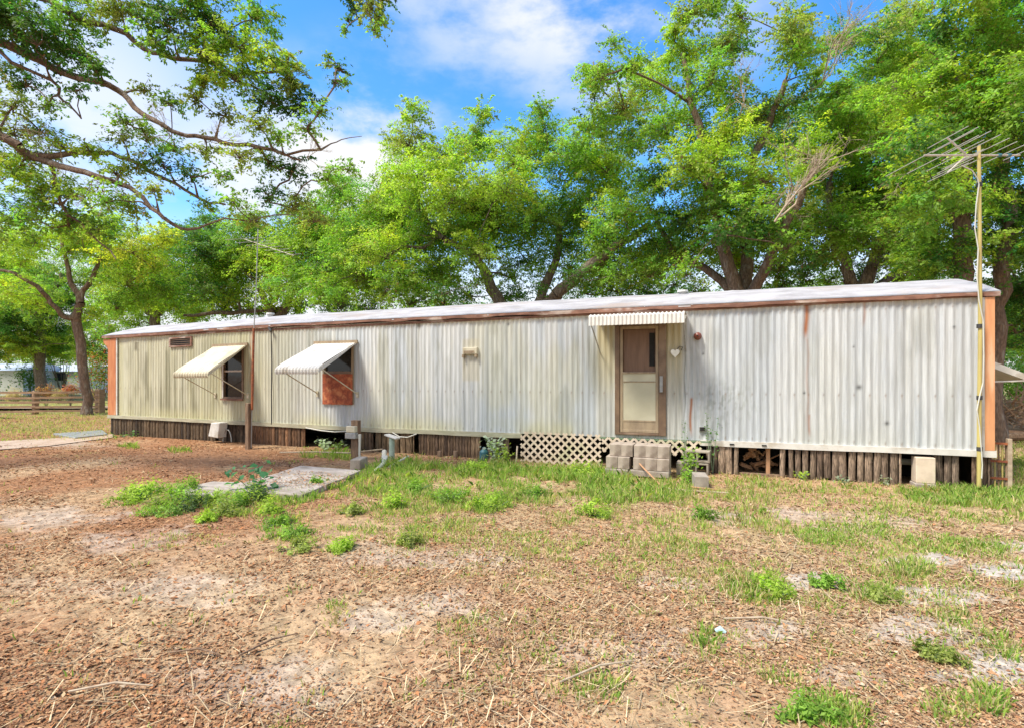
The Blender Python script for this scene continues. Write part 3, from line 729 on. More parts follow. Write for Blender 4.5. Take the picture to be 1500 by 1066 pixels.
crown(t, [(1470, 60, 56), (1440, 35, 40), (1500, 130, 60), (1460, 130, 40), (1480, 210, 56), (1450, 280, 46), (1500, 300, 50), (1480, 360, 46), (1500, 420, 46, 1, DEEP), (1490, 480, 34, .5, DEEP), (1540, 60, 60), (1550, 200, 60), (1550, 350, 60), (1590, 120, 60), (1475, 430, 30, 1, DEEP), (1550, 460, 40), (1470, 500, 26, 2, MID), (1530, 510, 30, 2, MID), (1500, -40, 60), (1420, -30, 50)],
      D, .085, 2.0, [MID, MID, LIME, DEEP], 1.2)
t.finish()

# left: light green tree by the fence
D = 21
b0 = G(128, 607); b0[2] = 0
D = 21.6
t = Tree('young_tree', 'slender leaning tree with yellow-green crown at the end of the rail fence', b0, .18, group=None, seed=16, bark=M_barkred)
t.fork = 2.5
t.chain([P(126, 570, D), P(120, 520, D), P(114, 480, D), P(112, 465, D)], 0, [.18, .16, .145, .13]); f = len(t.n) - 1
t.chain([P(116, 450, D), P(118, 440, D), P(104, 415, D), P(98, 385, D), P(90, 350, D)], f, [.14, .12, .1, .08, .06]); g = f + 6
t.chain([P(122, 425, D), P(137, 405, D), P(146, 380, D), P(160, 345, D)], g, [.1, .09, .07, .05])
t.chain([P(95, 465, D - .3), P(75, 445, D - .6), P(55, 420, D - .9), P(20, 400, D - 1.2), P(-20, 395, D - 1.4)], f, [.1, .09, .08, .06, .05])
crown(t, [(195, 360, 40, -1, YEL), (225, 385, 36, 0, FRESH), (160, 330, 36, 0, FRESH), (150, 375, 26, 0, LIME), (185, 410, 34, 0, LIME), (215, 430, 34, 1, MID), (170, 445, 30, 1, MID), (95, 330, 32), (50, 350, 30), (15, 345, 34), (15, 420, 30), (55, 440, 26), (100, 365, 20), (120, 345, 26, 0, YEL), (240, 350, 24, 0, YEL), (30, 385, 16), (140, 460, 20), (240, 420, 26, 1, MID)],
      D, .10, 1.5, [FRESH, LIME], 1.2)
t.finish()

# trees behind the left half of the home
for (px, D, spec, tn, lab, sd_) in (
    (408, 25, [(300, 365, 44), (350, 375, 48), (400, 365, 48, -1, LIME), (450, 355, 44, -1, LIME), (490, 395, 44), (425, 410, 46, -2, LIME), (345, 425, 36), (300, 420, 34), (370, 330, 36), (460, 310, 38), (500, 340, 44), (400, 435, 26), (480, 440, 22, 2), (310, 330, 30, 2), (500, 280, 34), (540, 330, 40), (260, 400, 30, 2), (380, 455, 18, 2), (330, 445, 26, 2), (285, 460, 22, 3), (440, 450, 24, 3), (500, 440, 28, 2), (510, 400, 34, 1), (330, 390, 40, 1.5), (420, 370, 46, 1.5), (250, 350, 34, 2), (470, 350, 40, 1)], [MID, LIME, DEEP], 'rounded green oak behind the thin antenna at the left half of the home', 21),
    (230, 30, [(215, 440, 30), (250, 430, 36), (270, 455, 26), (200, 470, 28), (230, 400, 34), (290, 440, 30), (180, 440, 30), (160, 480, 26), (190, 500, 22), (310, 395, 30), (150, 440, 26)], [MID, LIME], 'dark green tree peeping over the left end of the home roof', 22),
    (60, 34, [(60, 470, 40), (20, 450, 40), (95, 490, 32), (0, 480, 36), (40, 500, 30, -1, LIME), (75, 430, 30), (0, 515, 20), (45, 513, 20, 0, LIME), (90, 516, 18), (125, 512, 20, 0, LIME), (155, 515, 20), (120, 470, 28), (100, 440, 28), (15, 500, 26, -1, YEL), (150, 490, 22), (-40, 470, 50), (30, 420, 40, 2), (80, 400, 34, 2), (150, 400, 34, 2), (190, 380, 34, 3), (120, 350, 34, 3)], [DEEP, MID, LIME], 'dense green tree behind the rail fence', 23),
    (-70, 38, [(-60, 420, 60), (-20, 400, 50), (10, 380, 40), (-90, 460, 60), (30, 420, 40)], [MID, LIME], 'pale green tree mass at the far left edge of the yard', 24)):
    b0 = P(px, 550, D); b0[2] = 0
    t = Tree('oak_tree' if D == 25 else 'broadleaf_tree', lab, b0, .34, seed=sd_, group='trees standing behind the mobile home' if D == 25 else 'trees beyond the fence')
    t.chain([P(px, 510, D), P(px - 3, 470, D)], 0, [.3, .26]); f = len(t.n) - 1
    t.chain([P(px - 18, 445, D), P(px - 30, 415, D)], f, [.16, .12]); t.chain([P(px + 15, 440, D), P(px + 30, 400, D)], f, [.17, .12])
    if D == 25:
        t.chain([P(420, 452, D + .5), P(370, 456, D + .5), P(320, 458, D), P(270, 462, D)], f, [.13, .11, .1, .06])
        t.extra = 1
    crown(t, spec, D, .12, 1.9, tn, 1.6)
    if D == 25: dead_twigs(t, P(505, 405, D - 3), 2.2, 6, 3, (0, 0, .2), .02, .8)
    t.finish()

# low screen of distant trees behind the roofline, seen through the gaps
for (px, py, r, D, tn, lab) in ((1000, 440, 30, 34, MID, 'distant low tree seen under the crown of the central oak'), (1180, 430, 34, 36, MID, 'distant low tree seen between the fan of trunks and the low fork'), (1340, 420, 30, 33, LIME, 'distant low tree seen just left of the tall antenna mast'),
                                (70, 505, 26, 55, FRESH, 'distant bright green trees behind the far white homes at the left'), (1560, 480, 70, 30, DEEP, 'distant dark tree past the right end of the home'), (640, 445, 26, 36, LIME, 'distant low tree seen beneath the left limbs of the central oak')):
    b0 = P(px, 550, D); b0[2] = 0
    t = Tree('distant_tree', lab, b0, .2, seed=px, group='distant trees far behind the home')
    t.chain([P(px, 510, D), P(px, py + 20, D)], 0, [.18, .14])
    crown(t, [(px, py, r), (px - r * 1.5, py + 8, r), (px + r * 1.5, py + 6, r), (px - r * 3, py + 16, r * .9), (px + r * 3, py + 14, r * .9), (px - r * 4.5, py + 14, r * .8), (px + r * 4.5, py + 14, r * .8), (px, py + 40, r)], D, .17, 1.5, [tn, DEEP], 1.0)
    t.finish()

# near oak: trunk outside the picture at the left, limbs reach in
D = 7.8
b0 = P(-430, 550, D); b0[2] = 0
t = Tree('live_oak', 'near live oak with crooked limbs hanging in from the top left corner', b0, .36, group=None, seed=31, bark=M_barkred)
t.fork = 2.6; t.step = .13; t.wob = .014
t.chain([P(-432, 400, D), P(-428, 250, D), P(-420, 130, D), P(-400, 20, D), P(-360, -90, D)], 0, [.34, .3, .24, .18, .14]); tr = len(t.n) - 1
def limb(pts, start, r0, r1, dd=0.):
    m = len(pts); ii = t.chain([P(x, y, D + dd + .12 * math.sin(k * 1.7)) for k, (x, y) in enumerate(pts)], start, [r0 + (r1 - r0) * k / (m - 1) for k in range(m)]); return ii
B1 = limb([(-280, 20), (-160, 25), (-60, 48), (10, 66), (50, 85), (95, 108), (130, 118), (152, 122), (180, 138), (205, 165), (235, 182), (262, 196), (300, 202), (345, 213), (400, 220), (440, 235)], tr - 6, .072, .014)
B2 = limb([(-280, -90), (-120, -70), (0, -32), (85, 10), (120, 30), (165, 42), (210, 72), (250, 85), (300, 90), (340, 110), (385, 135), (430, 150)], tr - 3, .066, .012, .3)
B3 = limb([(-280, 150), (-150, 165), (-50, 185), (10, 205), (45, 230), (75, 240), (110, 250), (150, 262), (180, 272), (210, 290), (240, 320), (265, 335), (290, 335)], tr - 9, .066, .018, -.2)
B4 = limb([(140, 225), (190, 235), (240, 262), (290, 290), (330, 300)], B3[4], .035, .015, .2)
B5 = limb([(90, 300), (130, 340), (170, 380)], B3[5], .02, .008)
B6 = limb([(75, 118), (85, 140), (105, 158), (119, 174)], B1[2], .022, .010)
B7 = limb([(470, 220), (500, 205), (530, 200)], B1[-2], .010, .004)
limb([(420, 100), (400, 60)], B2[-3], .02, .01)
UP = limb([(-200, -140), (100, -170), (330, -150), (470, -110), (530, -60), (545, -10)], tr, .09, .02)
def nb(spec, dens, size=.062, sub=None):
    for (px, py, r, *o) in spec:
        dd = D + (o[0] if o else t.rg.uniform(-.5, .6)); R = r / 750 * dd
        tint = o[1] if len(o) > 1 else (MID, DEEP, MID, (.07, .15, .03), OLIVE)[t.rg.integers(5)]
        t.blob(P(px, py, dd), R, int(math.pi * R * R * dens * 2.5 / (size * size * .25)), size, tint, flat=.8, sub=sub or 26, shell=.2)
nb([(55, 55, 48), (15, 30, 45), (110, 20, 42), (100, 75, 34), (180, 15, 40), (240, 25, 40), (310, 25, 42), (350, 60, 42, 0, LIME), (300, 75, 38), (345, 110, 40, 0, LIME), (400, 90, 34, 0, LIME), (425, 115, 30, 0, OLIVE), (395, 140, 30), (300, 115, 24, 0, LIME), (440, 150, 28),
    (-30, 80, 50), (-20, 0, 60), (280, 0, 40), (370, 20, 34), (220, 60, 26), (140, 100, 24)], 1.5)
nb([(450, 185, 26), (470, 160, 20), (380, 180, 28), (410, 200, 22), (330, 165, 22), (350, 225, 26), (395, 235, 26), (300, 220, 24), (430, 245, 28), (255, 215, 24), (185, 175, 22), (215, 200, 26), (180, 200, 22), (240, 240, 24), (280, 255, 20), (330, 255, 20), (250, 150, 22), (210, 130, 18),
    (285, 140, 22), (395, 285, 26), (430, 300, 28), (370, 320, 24), (340, 290, 20), (300, 300, 16), (480, 260, 20), (510, 245, 18), (460, 320, 22), (490, 120, 12), (497, 100, 14), (505, 118, 10), (480, 95, 10), (480, 82, 8),
    (70, 150, 22), (40, 120, 30), (20, 150, 26), (110, 130, 18), (60, 190, 20)], .95)
nb([(20, 245, 44, 0, LIME), (60, 270, 36, 0, LIME), (-20, 220, 50), (20, 190, 34, 0, OLIVE), (60, 290, 40), (110, 280, 30, 0, FRESH), (150, 290, 34), (190, 300, 26, 0, OLIVE), (100, 320, 34), (140, 330, 30), (30, 320, 36), (170, 250, 26, 0, LIME), (130, 215, 24, 0, FRESH), (200, 240, 24), (90, 210, 22, 0, FRESH), (60, 225, 26, 0, OLIVE), (225, 275, 20), (-30, 300, 50)], 1.0)
t.force = UP[-1]
nb([(540, 8, 24), (555, 25, 18, 0, LIME), (520, 12, 16), (505, 45, 8), (510, 30, 9), (550, 42, 14), (560, -10, 24), (530, -30, 40)], 1.1)
t.force = None
dead_twigs(t, P(40, 190, D), .55, 5, 3, (.3, 0, -.4), .007, .8)
dead_twigs(t, P(150, 262, D), .7, 5, 3, (.4, 0, -.8), .007, .6)
dead_twigs(t, P(250, 200, D), .6, 4, 3, (.4, 0, .1), .006, .9)
dead_twigs(t, P(320, 210, D), .5, 4, 3, (.6, 0, .1), .005, .9)
dead_twigs(t, P(450, 232, D), .5, 3, 3, (1, 0, .3), .005, .5)
dead_twigs(t, P(90, 235, D), .6, 4, 3, (.2, 0, -.6), .006, .8)
t.finish(.42)

# ------------------------------------------------------------------ the mobile home
L = float(F(1453.5, 550)[0]); W = 3.66; ZB, ZT = .45, 2.745
home = thing('mobile_home', 'long old single-storey mobile home with ribbed off-white metal siding and a pale arched roof', 'mobile home', (0, 0, 0))
def rect(px0, py0, px1, py1):
    a, b_ = F(px0, (py0 + py1) / 2), F(px1, (py0 + py1) / 2)
    pm = (px0 + px1) / 2
    return a[0], b_[0], F(pm, py1)[2], F(pm, py0)[2]
DOOR = rect(902, 474, 975, 637)
W1 = rect(328, 505, 357, 583)
W2 = rect(475, 503, 517.5, 590)
HOLES = [DOOR, W1, W2]
def siding():
    px_ = .0102; nx = int(L / px_); nzr = 90
    xs = np.linspace(0.0, L, nx + 1); zs = np.linspace(ZB + .08, ZT, nzr + 1)
    X, Z = np.meshgrid(xs, zs)
    ph = (X % .102) / .102
    prof = .5 - .5 * np.cos(2 * math.pi * ph)
    prof = prof ** .6 + .10 * np.cos(2 * math.pi * ph * 2)
    dent = (fbm(X * .5, Z * .4, 61, 2) - .5) * .02
    Y = -.018 * prof * (.88 + .24 * vnoise(np.floor(X / .102) * 3.7, X * 0, 8)) + dent
    # flat strips at panel seams
    seams = [F(p, 550)[0] for p in (400, 613, 1183)]
    for sx in seams: Y = np.where(np.abs(X - sx) < .05, .004 + dent, Y)
    Y = np.where((X < F(188, 550)[0]), .1 * (Y) , Y)
    x, y, z = X.ravel(), Y.ravel(), Z.ravel()
    zz = z + sag(x, z)
    # colours
    cream = np.array([.51, .485, .33]); gold = np.array([.43, .40, .20]); cold = np.array([.50, .53, .55]); white = np.array([.60, .605, .59]); mould = np.array([.22, .21, .13]); grey = np.array([.30, .315, .32])
    s1 = fbm(x * 3.1, z * .22, 71, 4)[:, None]; s2 = fbm(x * 7.5, z * .5, 72, 4)[:, None]; s3 = fbm(x * 1.1, z * .6, 73, 4)[:, None]; rb = vnoise(np.floor(x / .102) * 7.3, np.zeros_like(x), 5)[:, None]
    left = 1 - ss(x, 4.8, 8.6)[:, None]
    c = white + (cold - white) * ss(s1 + .25 * (rb - .5), .35, .65)
    c = c + (cream - c) * (ss(s3 + .3 * (s2 - .5), .52, .72) * .45 * (1 - left)) * (1 - .55 * ss(x, 14.5, 16.0)[:, None])
    cl_ = cream + (gold - cream) * ss(s1, .3, .7) * .7
    c = c + (cl_ - c) * left * .88
    c = c + (grey - c) * ss(s2 * .5 + rb * .5, .45, .8) * .38 * (1 - left * .6)
    c = c + (mould - c) * (ss(s3, .42, .66) * ss(s2, .36, .64) * .85 * left * (1 - ss(x, 3.2, 4.6)[:, None] * .7))
    c = c + (mould - c) * (ss(fbm(x * 4, z * .9, 74, 4), .58, .72)[:, None] * .30)
    c = c + (np.array([.53, .50, .28]) - c) * (ss(z, ZB + .45, ZB + .1)[:, None] * ss(s3, .35, .6) * .6 * (1 - .8 * ss(x, 15, 16)[:, None]))
    c = c + (np.array([.66, .56, .36]) - c) * (ss(zz, ZT - .10, ZT)[:, None] * .7)
    # right part cleaner and bluer
    c = c + (np.array([.49, .515, .535]) - c) * (ss(x, 13.2, 15.0)[:, None] * .42 * (.5 + .8 * s1))
    # under the door canopy: yellowed siding
    dx0, dx1 = F(873, 550)[0], F(1001, 550)[0]
    m = (ss(x, dx0 - .02, dx0 + .06) * (1 - ss(x, dx1 - .06, dx1 + .04)))[:, None]
    c = c + (np.array([.50, .42, .22]) - c) * m * (.25 + .6 * ss(z, 1.0, 2.4)[:, None])
    # grimy streak left of the door, beside the canopy brace
    gx = F(872, 550)[0]
    c = c + (np.array([.25, .25, .20]) - c) * (np.exp(-((x - gx) / .12) ** 2) * ss(z, .9, 1.6) * (1 - ss(z, 1.9, 2.5)) * .6)[:, None]
    # rust runs: (px, py from, py to, half width m, amount)
    for (p, a, b_, w, amt) in ((1181, 447, 500, .035, 1.), (1183, 500, 640, .02, .35), (1265, 443, 480, .02, .5), (1012, 585, 640, .022, .95), (1186, 610, 640, .016, .6), (680, 515, 545, .02, .6), (368, 482, 640, .02, .6), (400, 485, 640, .012, .8),
                               (200, 500, 512, .10, .8), (613, 472, 482, .05, .8), (613, 482, 625, .02, .45), (1003, 480, 640, .01, .6), (203, 510, 580, .04, .45), (235, 515, 600, .04, .3), (215, 515, 600, .06, .3)):
        xc = F(p, 550)[0]; z0, z1 = F(p, b_)[2], F(p, a)[2]
        k = np.exp(-((x - xc + .01 * np.sin(z * 9)) / w) ** 2) * ss(z, z0 - .05, z0 + .3 * (z1 - z0)) * (1 - ss(z, z1, z1 + .03)) * amt
        rc = np.array([.36, .13, .05]) if p in (1181, 1183, 1265, 1012, 1186, 368) else np.array([.17, .15, .10])
        c = c + (rc - c) * k[:, None]
    # lapped sheet joints with grime, and fixings along the top, middle and foot of the sheets
    lap = np.floor(x / 1.22) * 1.22 + .10; jit = vnoise(np.floor(x / 1.22) * 5.1, x * 0, 12)
    k = np.exp(-((x - lap) / .009) ** 2) * (.25 + .5 * jit) * (.4 + .6 * ss(fbm(x * 3, z * 2.2, 83, 3), .35, .6))
    c = c + (np.array([.20, .17, .13]) - c) * k[:, None]
    for zr in (ZB + .14, 1.32, ZT - .12):
        fx = (np.floor(x / .204) + .25) * .204; k = np.exp(-((x - fx) ** 2 + ((z - zr) * .55) ** 2) / .012 ** 2) * .6
        c = c + (np.array([.20, .13, .09]) - c) * k[:, None]
        k = np.exp(-((x - fx) / .010) ** 2) * ss(z, zr - .16, zr) * (z < zr) * .22 * (vnoise(fx * 9, x * 0, 14) > .5)
        c = c + (np.array([.33, .22, .13]) - c) * k[:, None]
    # a halo of mismatched paint round the old vent hood
    a = F(690, 520); k = (1 - ss(np.abs(x - a[0]), .17, .21)) * (1 - ss(np.abs(z - (a[2] - .12)), .38, .44)); c = c + (np.array([.52, .47, .34]) - c) * k[:, None] * .55
    # faint door-like rectangle of mould at the left end
    # speckled mildew low on the wall right of the door
    sp = F(1060, 600); k = np.exp(-((x - sp[0]) / .45) ** 2 - ((z - sp[2] - .1) / .35) ** 2) * ss(fbm(x * 25, z * 12, 81, 3), .5, .66)
    c = c + (np.array([.24, .26, .22]) - c) * k[:, None] * .5
    for (p, q, r) in ((1258, 569, .035), (1299, 622, .03), (1250, 510, .015), (1397, 482, .02), (1178, 577, .02), (745, 478, .03), (1030, 520, .02)):
        s_ = F(p, q); k = np.exp(-((x - s_[0]) ** 2 + (z - s_[2]) ** 2) / r ** 2); c = c + (np.array([.07, .07, .07]) - c) * k[:, None] * .9
    c = c * (1 - .09 * ss(x, 12.0, 14.0)[:, None])
    ii = np.arange((nx + 1) * (nzr + 1)).reshape(nzr + 1, nx + 1)
    Fa = np.stack([ii[:-1, :-1], ii[:-1, 1:], ii[1:, 1:], ii[1:, :-1]], -1).reshape(-1, 4)
    cx = x[Fa].mean(1); cz = z[Fa].mean(1)
    keep = np.ones(len(Fa), bool)
    for (a, b_, z0, z1) in HOLES: keep &= ~((cx > a) & (cx < b_) & (cz > z0) & (cz < z1))
    # the holes keep the ribbed cut line just under the boarded window
    me = np_mesh('wall', np.stack([x, y, zz], -1), Fa[keep], M_siding, c, True)
    link(me, 'wall', home)
siding()
# end and rear walls, floor, ceiling
mb = MB(); mb.box(0.0, .05, .03, W, ZB, ZT); mb.box(L - .05, L, .03, W, ZB, ZT); mb.box(.05, L - .05, W - .05, W, ZB, ZT)
obj('rear_wall', mb, M_cream, home, home=True)
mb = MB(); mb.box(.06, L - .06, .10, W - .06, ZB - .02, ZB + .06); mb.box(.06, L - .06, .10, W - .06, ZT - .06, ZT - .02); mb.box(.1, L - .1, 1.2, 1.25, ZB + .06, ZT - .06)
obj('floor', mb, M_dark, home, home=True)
# roof: arched sheet with thickness, wrinkled
def roof():
    xs = np.linspace(-.24, L + .07, 260); ts = np.linspace(-1, 1, 29)
    X, T = np.meshgrid(xs, ts)
    Y = W / 2 + T * (W / 2 + .07)
    Z = 2.815 + .47 * (1 - np.abs(T) ** 1.5) + (fbm(X * 1.2, Y * 3, 91, 4) - .5) * .03 * (1 - np.abs(T) ** 6) + sag(X, 2.8)
    Z += .012 * np.exp(-(((X - .3) % 2.44 - 1.2) / .04) ** 2)
    top = np.stack([X.ravel(), Y.ravel(), Z.ravel()], -1); bot = top - np.array([0, 0, .035])
    n1, n2 = X.shape; ii = np.arange(n1 * n2).reshape(n1, n2); o = n1 * n2
    q = lambda a: np.stack([a[:-1, :-1], a[:-1, 1:], a[1:, 1:], a[1:, :-1]], -1).reshape(-1, 4)
    Fa = [q(ii), q(ii + o)[:, ::-1]]
    for e in (ii[0], ii[-1], ii[:, 0], ii[:, -1]): Fa.append(np.stack([e[:-1], e[1:], e[1:] + o, e[:-1] + o], -1))
    me = np_mesh('roof', np.concatenate([top, bot]), np.concatenate(Fa), M_roof, None, True)
    r = link(me, 'roof', home)
    return r
rf = roof()
# gable infill under the arch at each end
for xe in (.02, L - .06):
    mb = MB(); mb.prism([(.02 + (W - .04) * k / 12, 2.795 + .45 * (1 - abs(2 * k / 12 - 1) ** 1.5)) for k in range(13)] + [(W - .02, 2.7), (.02, 2.7)], 'x', xe, xe + .04)
    obj('gable', mb, M_orange, home, home=True)
# rusty drip edge along the eaves: slightly wavy
def strip(name, y0, y1, z0, z1, x0, x1, mat, seed, wob=.006, parent=home):
    n = 160; mb = MB(); q = []
    for i in range(n + 1):
        x = x0 + (x1 - x0) * i / n; w = (float(vnoise(np.array(x * 2.1), np.array(0.), seed)) - .5) * wob * 2; w2 = (float(vnoise(np.array(x * 5.), np.array(3.), seed)) - .5) * wob
        q += [(x, y0 + w2, z0 + w), (x, y1, z0 + w), (x, y1, z1), (x, y0 + w2, z1)]
    fs = [(0, 3, 2, 1), tuple(n * 4 + k for k in (0, 1, 2, 3))]
    for i in range(n):
        for k in range(4): fs.append((i * 4 + k, i * 4 + (k + 1) % 4, i * 4 + 4 + (k + 1) % 4, i * 4 + 4 + k))
    mb.add(q, fs); return obj(name, mb, mat, parent, home=True)
strip('eave_trim', -.075, -.03, 2.752, 2.806, -.22, L + .06, M_fascia, 3, .016)
strip('floor_trim', -.05, -.003, ZB, ZB + .085, -.03, F(765, 640)[0], M_cream, 5, .006)
strip('floor_trim', -.05, -.003, ZB, ZB + .09, F(1026, 640)[0], L + .03, M_white, 6, .006)
strip('eave_trim', W - .02, W + .04, 2.735, 2.812, -.22, L + .06, M_fascia, 4)
# soffit: fills between wall and drip edge
mb = MB(); mb.box(-.2, L + .05, -.03, .05, 2.745, 2.79); obj('soffit', mb, M_fascia, home, home=True)
# corner boards
x1 = F(172, 550)[0]
mb = MB(); mb.prism([(-.21, 2.735), (-.02 + .005, 2.735 - .03), (x1, 2.735 - .0), (x1, ZB + .09), (-.015, ZB + .09), (-.015, 2.42), (-.05, 2.50), (-.16, 2.58), (-.21, 2.64)], 'y', -.045, -.026)
obj('corner_board', mb, M_orange, home, home=True)
mb = MB(); mb.box(x1 + .002, x1 + .05, -.04, -.020, ZB + .09, 2.73); obj('corner_strip', mb, M_white, home, home=True)
x1 = F(1440.5, 550)[0]
mb = MB(); mb.box(x1, L + .01, -.05, -.022, ZB + .092, 2.734); mb.box(L + .002, L + .012, -.022, .12, ZB + .092, 2.734); obj('corner_board', mb, M_orange2, home, home=True)
mb = MB(); mb.box(x1 - .065, x1 - .002, -.046, -.020, ZB + .092, 2.733); obj('corner_strip', mb, M_white, home, home=True)

def window(name, rc, lower=None, frame_mat=M_bronze):
    a, b_, z0, z1 = rc; fw = .03
    mb = MB(); mb.box(a - .02, a + fw, -.035, .06, z0 - .01, z1 + .01); mb.box(b_ - fw, b_ + .02, -.035, .06, z0 - .01, z1 + .01)
    mb.box(a + fw, b_ - fw, -.035, .06, z1 - fw, z1 + .01); mb.box(a + fw, b_ - fw, -.035, .06, z0 - .01, z0 + fw)
    w = obj(name, mb, frame_mat, home, home=True)
    zm = z0 + (z1 - z0) * .5
    mb = MB().box(a + fw, b_ - fw, .022, .03, z0 + fw, z1 - fw); obj('pane', mb, M_glass, w, home=True)
    mb = MB().box(a + fw, b_ - fw, -.012, .02, zm - .02, zm + .02); obj('meeting_rail', mb, M_white, w, home=True)
    return w, zm
w1, zm = window('window', W1, frame_mat=M_brown)
w1['label'] = 'left window with dark glass and a thin bronze frame'
mb = MB().box(W1[0] - .05, W1[1] + .03, -.07, -.036, W1[2] - .05, W1[2] - .012); obj('sill', mb, M_fascia, w1, home=True)
mb = MB().box(W1[0] - .005, W1[0] + .03, -.05, -.036, W1[2], W1[3]); obj('side_strip', mb, M_white, w1, home=True)
w2, zm = window('window', W2)
w2['label'] = 'right window with its lower half boarded by a red-brown panel'
zb = F(497, 548)[2]
mb = MB().box(W2[0] - .01, W2[1] + .01, -.05, -.036, W2[2] - .02, zb); obj('boarding', mb, M_osb, w2, home=True)
mb = MB().box(W2[0] + .05, W2[1] - .05, -.03, -.012, zb, zb + .06); obj('dark_rail', mb, M_brown, w2, home=True)

# ribbed window awnings
def corr_sheet(a, b_, prof, mat, name, parent, pitch=.085, amp=.012, thick=.004, amps=None):
    """sheet ribbed across x from a to b following profile [(y,z),...] (outline side view)"""
    nx = max(8, int((b_ - a) / pitch * 8)); mb = MB(); m = len(prof)
    nrm = []
    for j in range(m):
        p, q = prof[max(0, j - 1)], prof[min(m - 1, j + 1)]; dy, dz = q[0] - p[0], q[1] - p[1]; l = math.hypot(dy, dz) or 1; nrm.append((dz / l, -dy / l))
    vs = []
    for lay in (0, 1):
        for i in range(nx + 1):
            x = a + (b_ - a) * i / nx; h = amp * math.cos(2 * math.pi * (x - a) / pitch) + lay * thick
            for j in range(m):
                hh = (h - lay * thick) * (amps[j] if amps else 1) + lay * thick; vs.append((x, prof[j][0] - nrm[j][0] * hh, prof[j][1] - nrm[j][1] * hh))
    o = (nx + 1) * m; fs = []
    for i in range(nx):
        for j in range(m - 1):
            k = i * m + j; fs.append((k, k + 1, k + m + 1, k + m)); fs.append((o + k, o + k + m, o + k + m + 1, o + k + 1))
        for j in (0, m - 1):
            k = i * m + j; fs.append((k, k + m, o + k + m, o + k))
    for i in (0, nx):
        for j in range(m - 1):
            k = i * m + j; fs.append((k, k + 1, o + k + 1, o + k))
    mb.add(vs, fs); return obj(name, mb, mat, parent, home=True)
def awning(pxl, pxr, pyt, outl, outr, label, mat, parent, rodw):
    a = F(pxl, pyt)[0]; b_ = F(pxr, pyt)[0]; zt = (F(pxl, pyt)[2] + F(pxr, pyt)[2]) / 2
    # depth: find y where the outer left corner lines up with the same x
    best = None
    for k in range(20, 160):
        y = -k / 100.; e = abs(F(outl[0], outl[1], y)[0] - a) + abs(F(outr[0], outr[1], y)[0] - b_)
        if best is None or e < best[0]: best = (e, y)
    y = best[1]; zo = (F(outl[0], outl[1], y)[2] + F(outr[0], outr[1], y)[2]) / 2
    print('awning', label, a, b_, 'depth', y, 'err', best[0], zt, zo)
    prof = [(-.04, zt), (y * .3, zt + (zo - zt) * .3 + .01), (y * .6, zt + (zo - zt) * .6 + .015), (y * .85, zt + (zo - zt) * .85 + .012), (y + .05, zo + .02), (y + .015, zo - .005), (y - .002, zo - .04), (y - .004, zo - .085), (y + .01, zo - .13)]
    s_ = corr_sheet(a, b_, prof, mat, 'awning', parent, amps=[.15, .2, .25, .35, .7, 1, 1.1, 1.1, 1.1]); s_['label'] = label
    mb = MB().box(a - .03, b_ + .05, -.07, -.03, zt - .02, zt + .045); obj('head_rail', mb, M_bronze, s_, home=True)
    mb = MB()
    mb.prism([(-.03, zt - .01), (y * .5, (zt + zo) / 2), (y + .02, zo), (y, zo - .10), (y * .5, (zt + zo) / 2 - .06)], 'x', b_ + .012, b_ + .022)
    mb.tube([(a, y + .02, zo - .06), (b_, y + .02, zo - .06)], .012, 6)
    obj('side_flange', mb, mat, s_, home=True)
    for xx in (a + .04, b_ + .03):
        mb = MB().tube([(xx, y * .93, zo - .03), (xx + .0, -.03, zo - .55)], rodw, 6); mb.box(xx - .03, xx + .03, -.04, -.018, zo - .62, zo - .5)
        obj('support_arm', mb, M_beige, s_, home=True)
    return a, b_, y, zt, zo
awning(315, 363, 507, (253, 543), (303, 548), 'beige left window awning, propped out over the dark glass', M_beige, home, .011)
awning(464, 523, 504, (402, 538), (467, 540), 'whiter right window awning with straight support rods', M_white, home, .012)

# door
a, b_, z0, z1 = DOOR
mb = MB(); fw = .075
mb.box(a - .01, a + fw, -.05, .08, z0, z1); mb.box(b_ - fw * 1.5, b_ + .01, -.05, .08, z0, z1); mb.box(a + fw, b_ - fw * 1.5, -.05, .08, z1 - .07, z1); mb.box(a + fw, b_ - fw * 1.5, -.05, .08, z0, z0 + .04)
door = obj('door', mb, M_brown, home, home=True, bevel=.006)
ia, ib = a + fw, b_ - fw * 1.5
za, zb_, zc = F(937, 547)[2], F(937, 560)[2], F(937, 616)[2]
mb = MB(); mb.box(ia + .004, ia + .055, -.03, .0, z0 + .045, z1 - .075); mb.box(ib - .055, ib - .004, -.03, .0, z0 + .045, z1 - .075)
mb.box(ia + .055, ib - .055, -.03, .0, z1 - .13, z1 - .075); mb.box(ia + .055, ib - .055, -.03, .0, z0 + .045, z0 + .09); mb.box(ia + .055, ib - .055, -.032, .002, za - .02, za + .01); mb.box(ia + .055, ib - .055, -.026, .0, zb_ - .012, zb_ + .006)
obj('screen_door_frame', mb, M_bronze, door, home=True, bevel=.004)
mb = MB().box(ia + .055, ib - .055, -.016, -.004, zc, za - .02); obj('lower_panel', mb, M_doorp, door, home=True)
mb = MB().box(ia + .055, ib - .055, -.022, -.004, z0 + .09, zc); mb.box(ia + .055, ib - .055, -.028, -.022, zc - .02, zc + .005); obj('kick_panel', mb, M_bronze, door, home=True)
mb = MB().box(ia + .055, ib - .055, .03, .06, za, z1 - .13); obj('inner_door', mb, M_woodp, door, home=True)
xw = F(951, 500)[0]; mb = MB().box(xw, ib - .075, .014, .03, F(951, 538)[2], F(951, 490)[2]); obj('door_window', mb, M_dark, door, home=True)
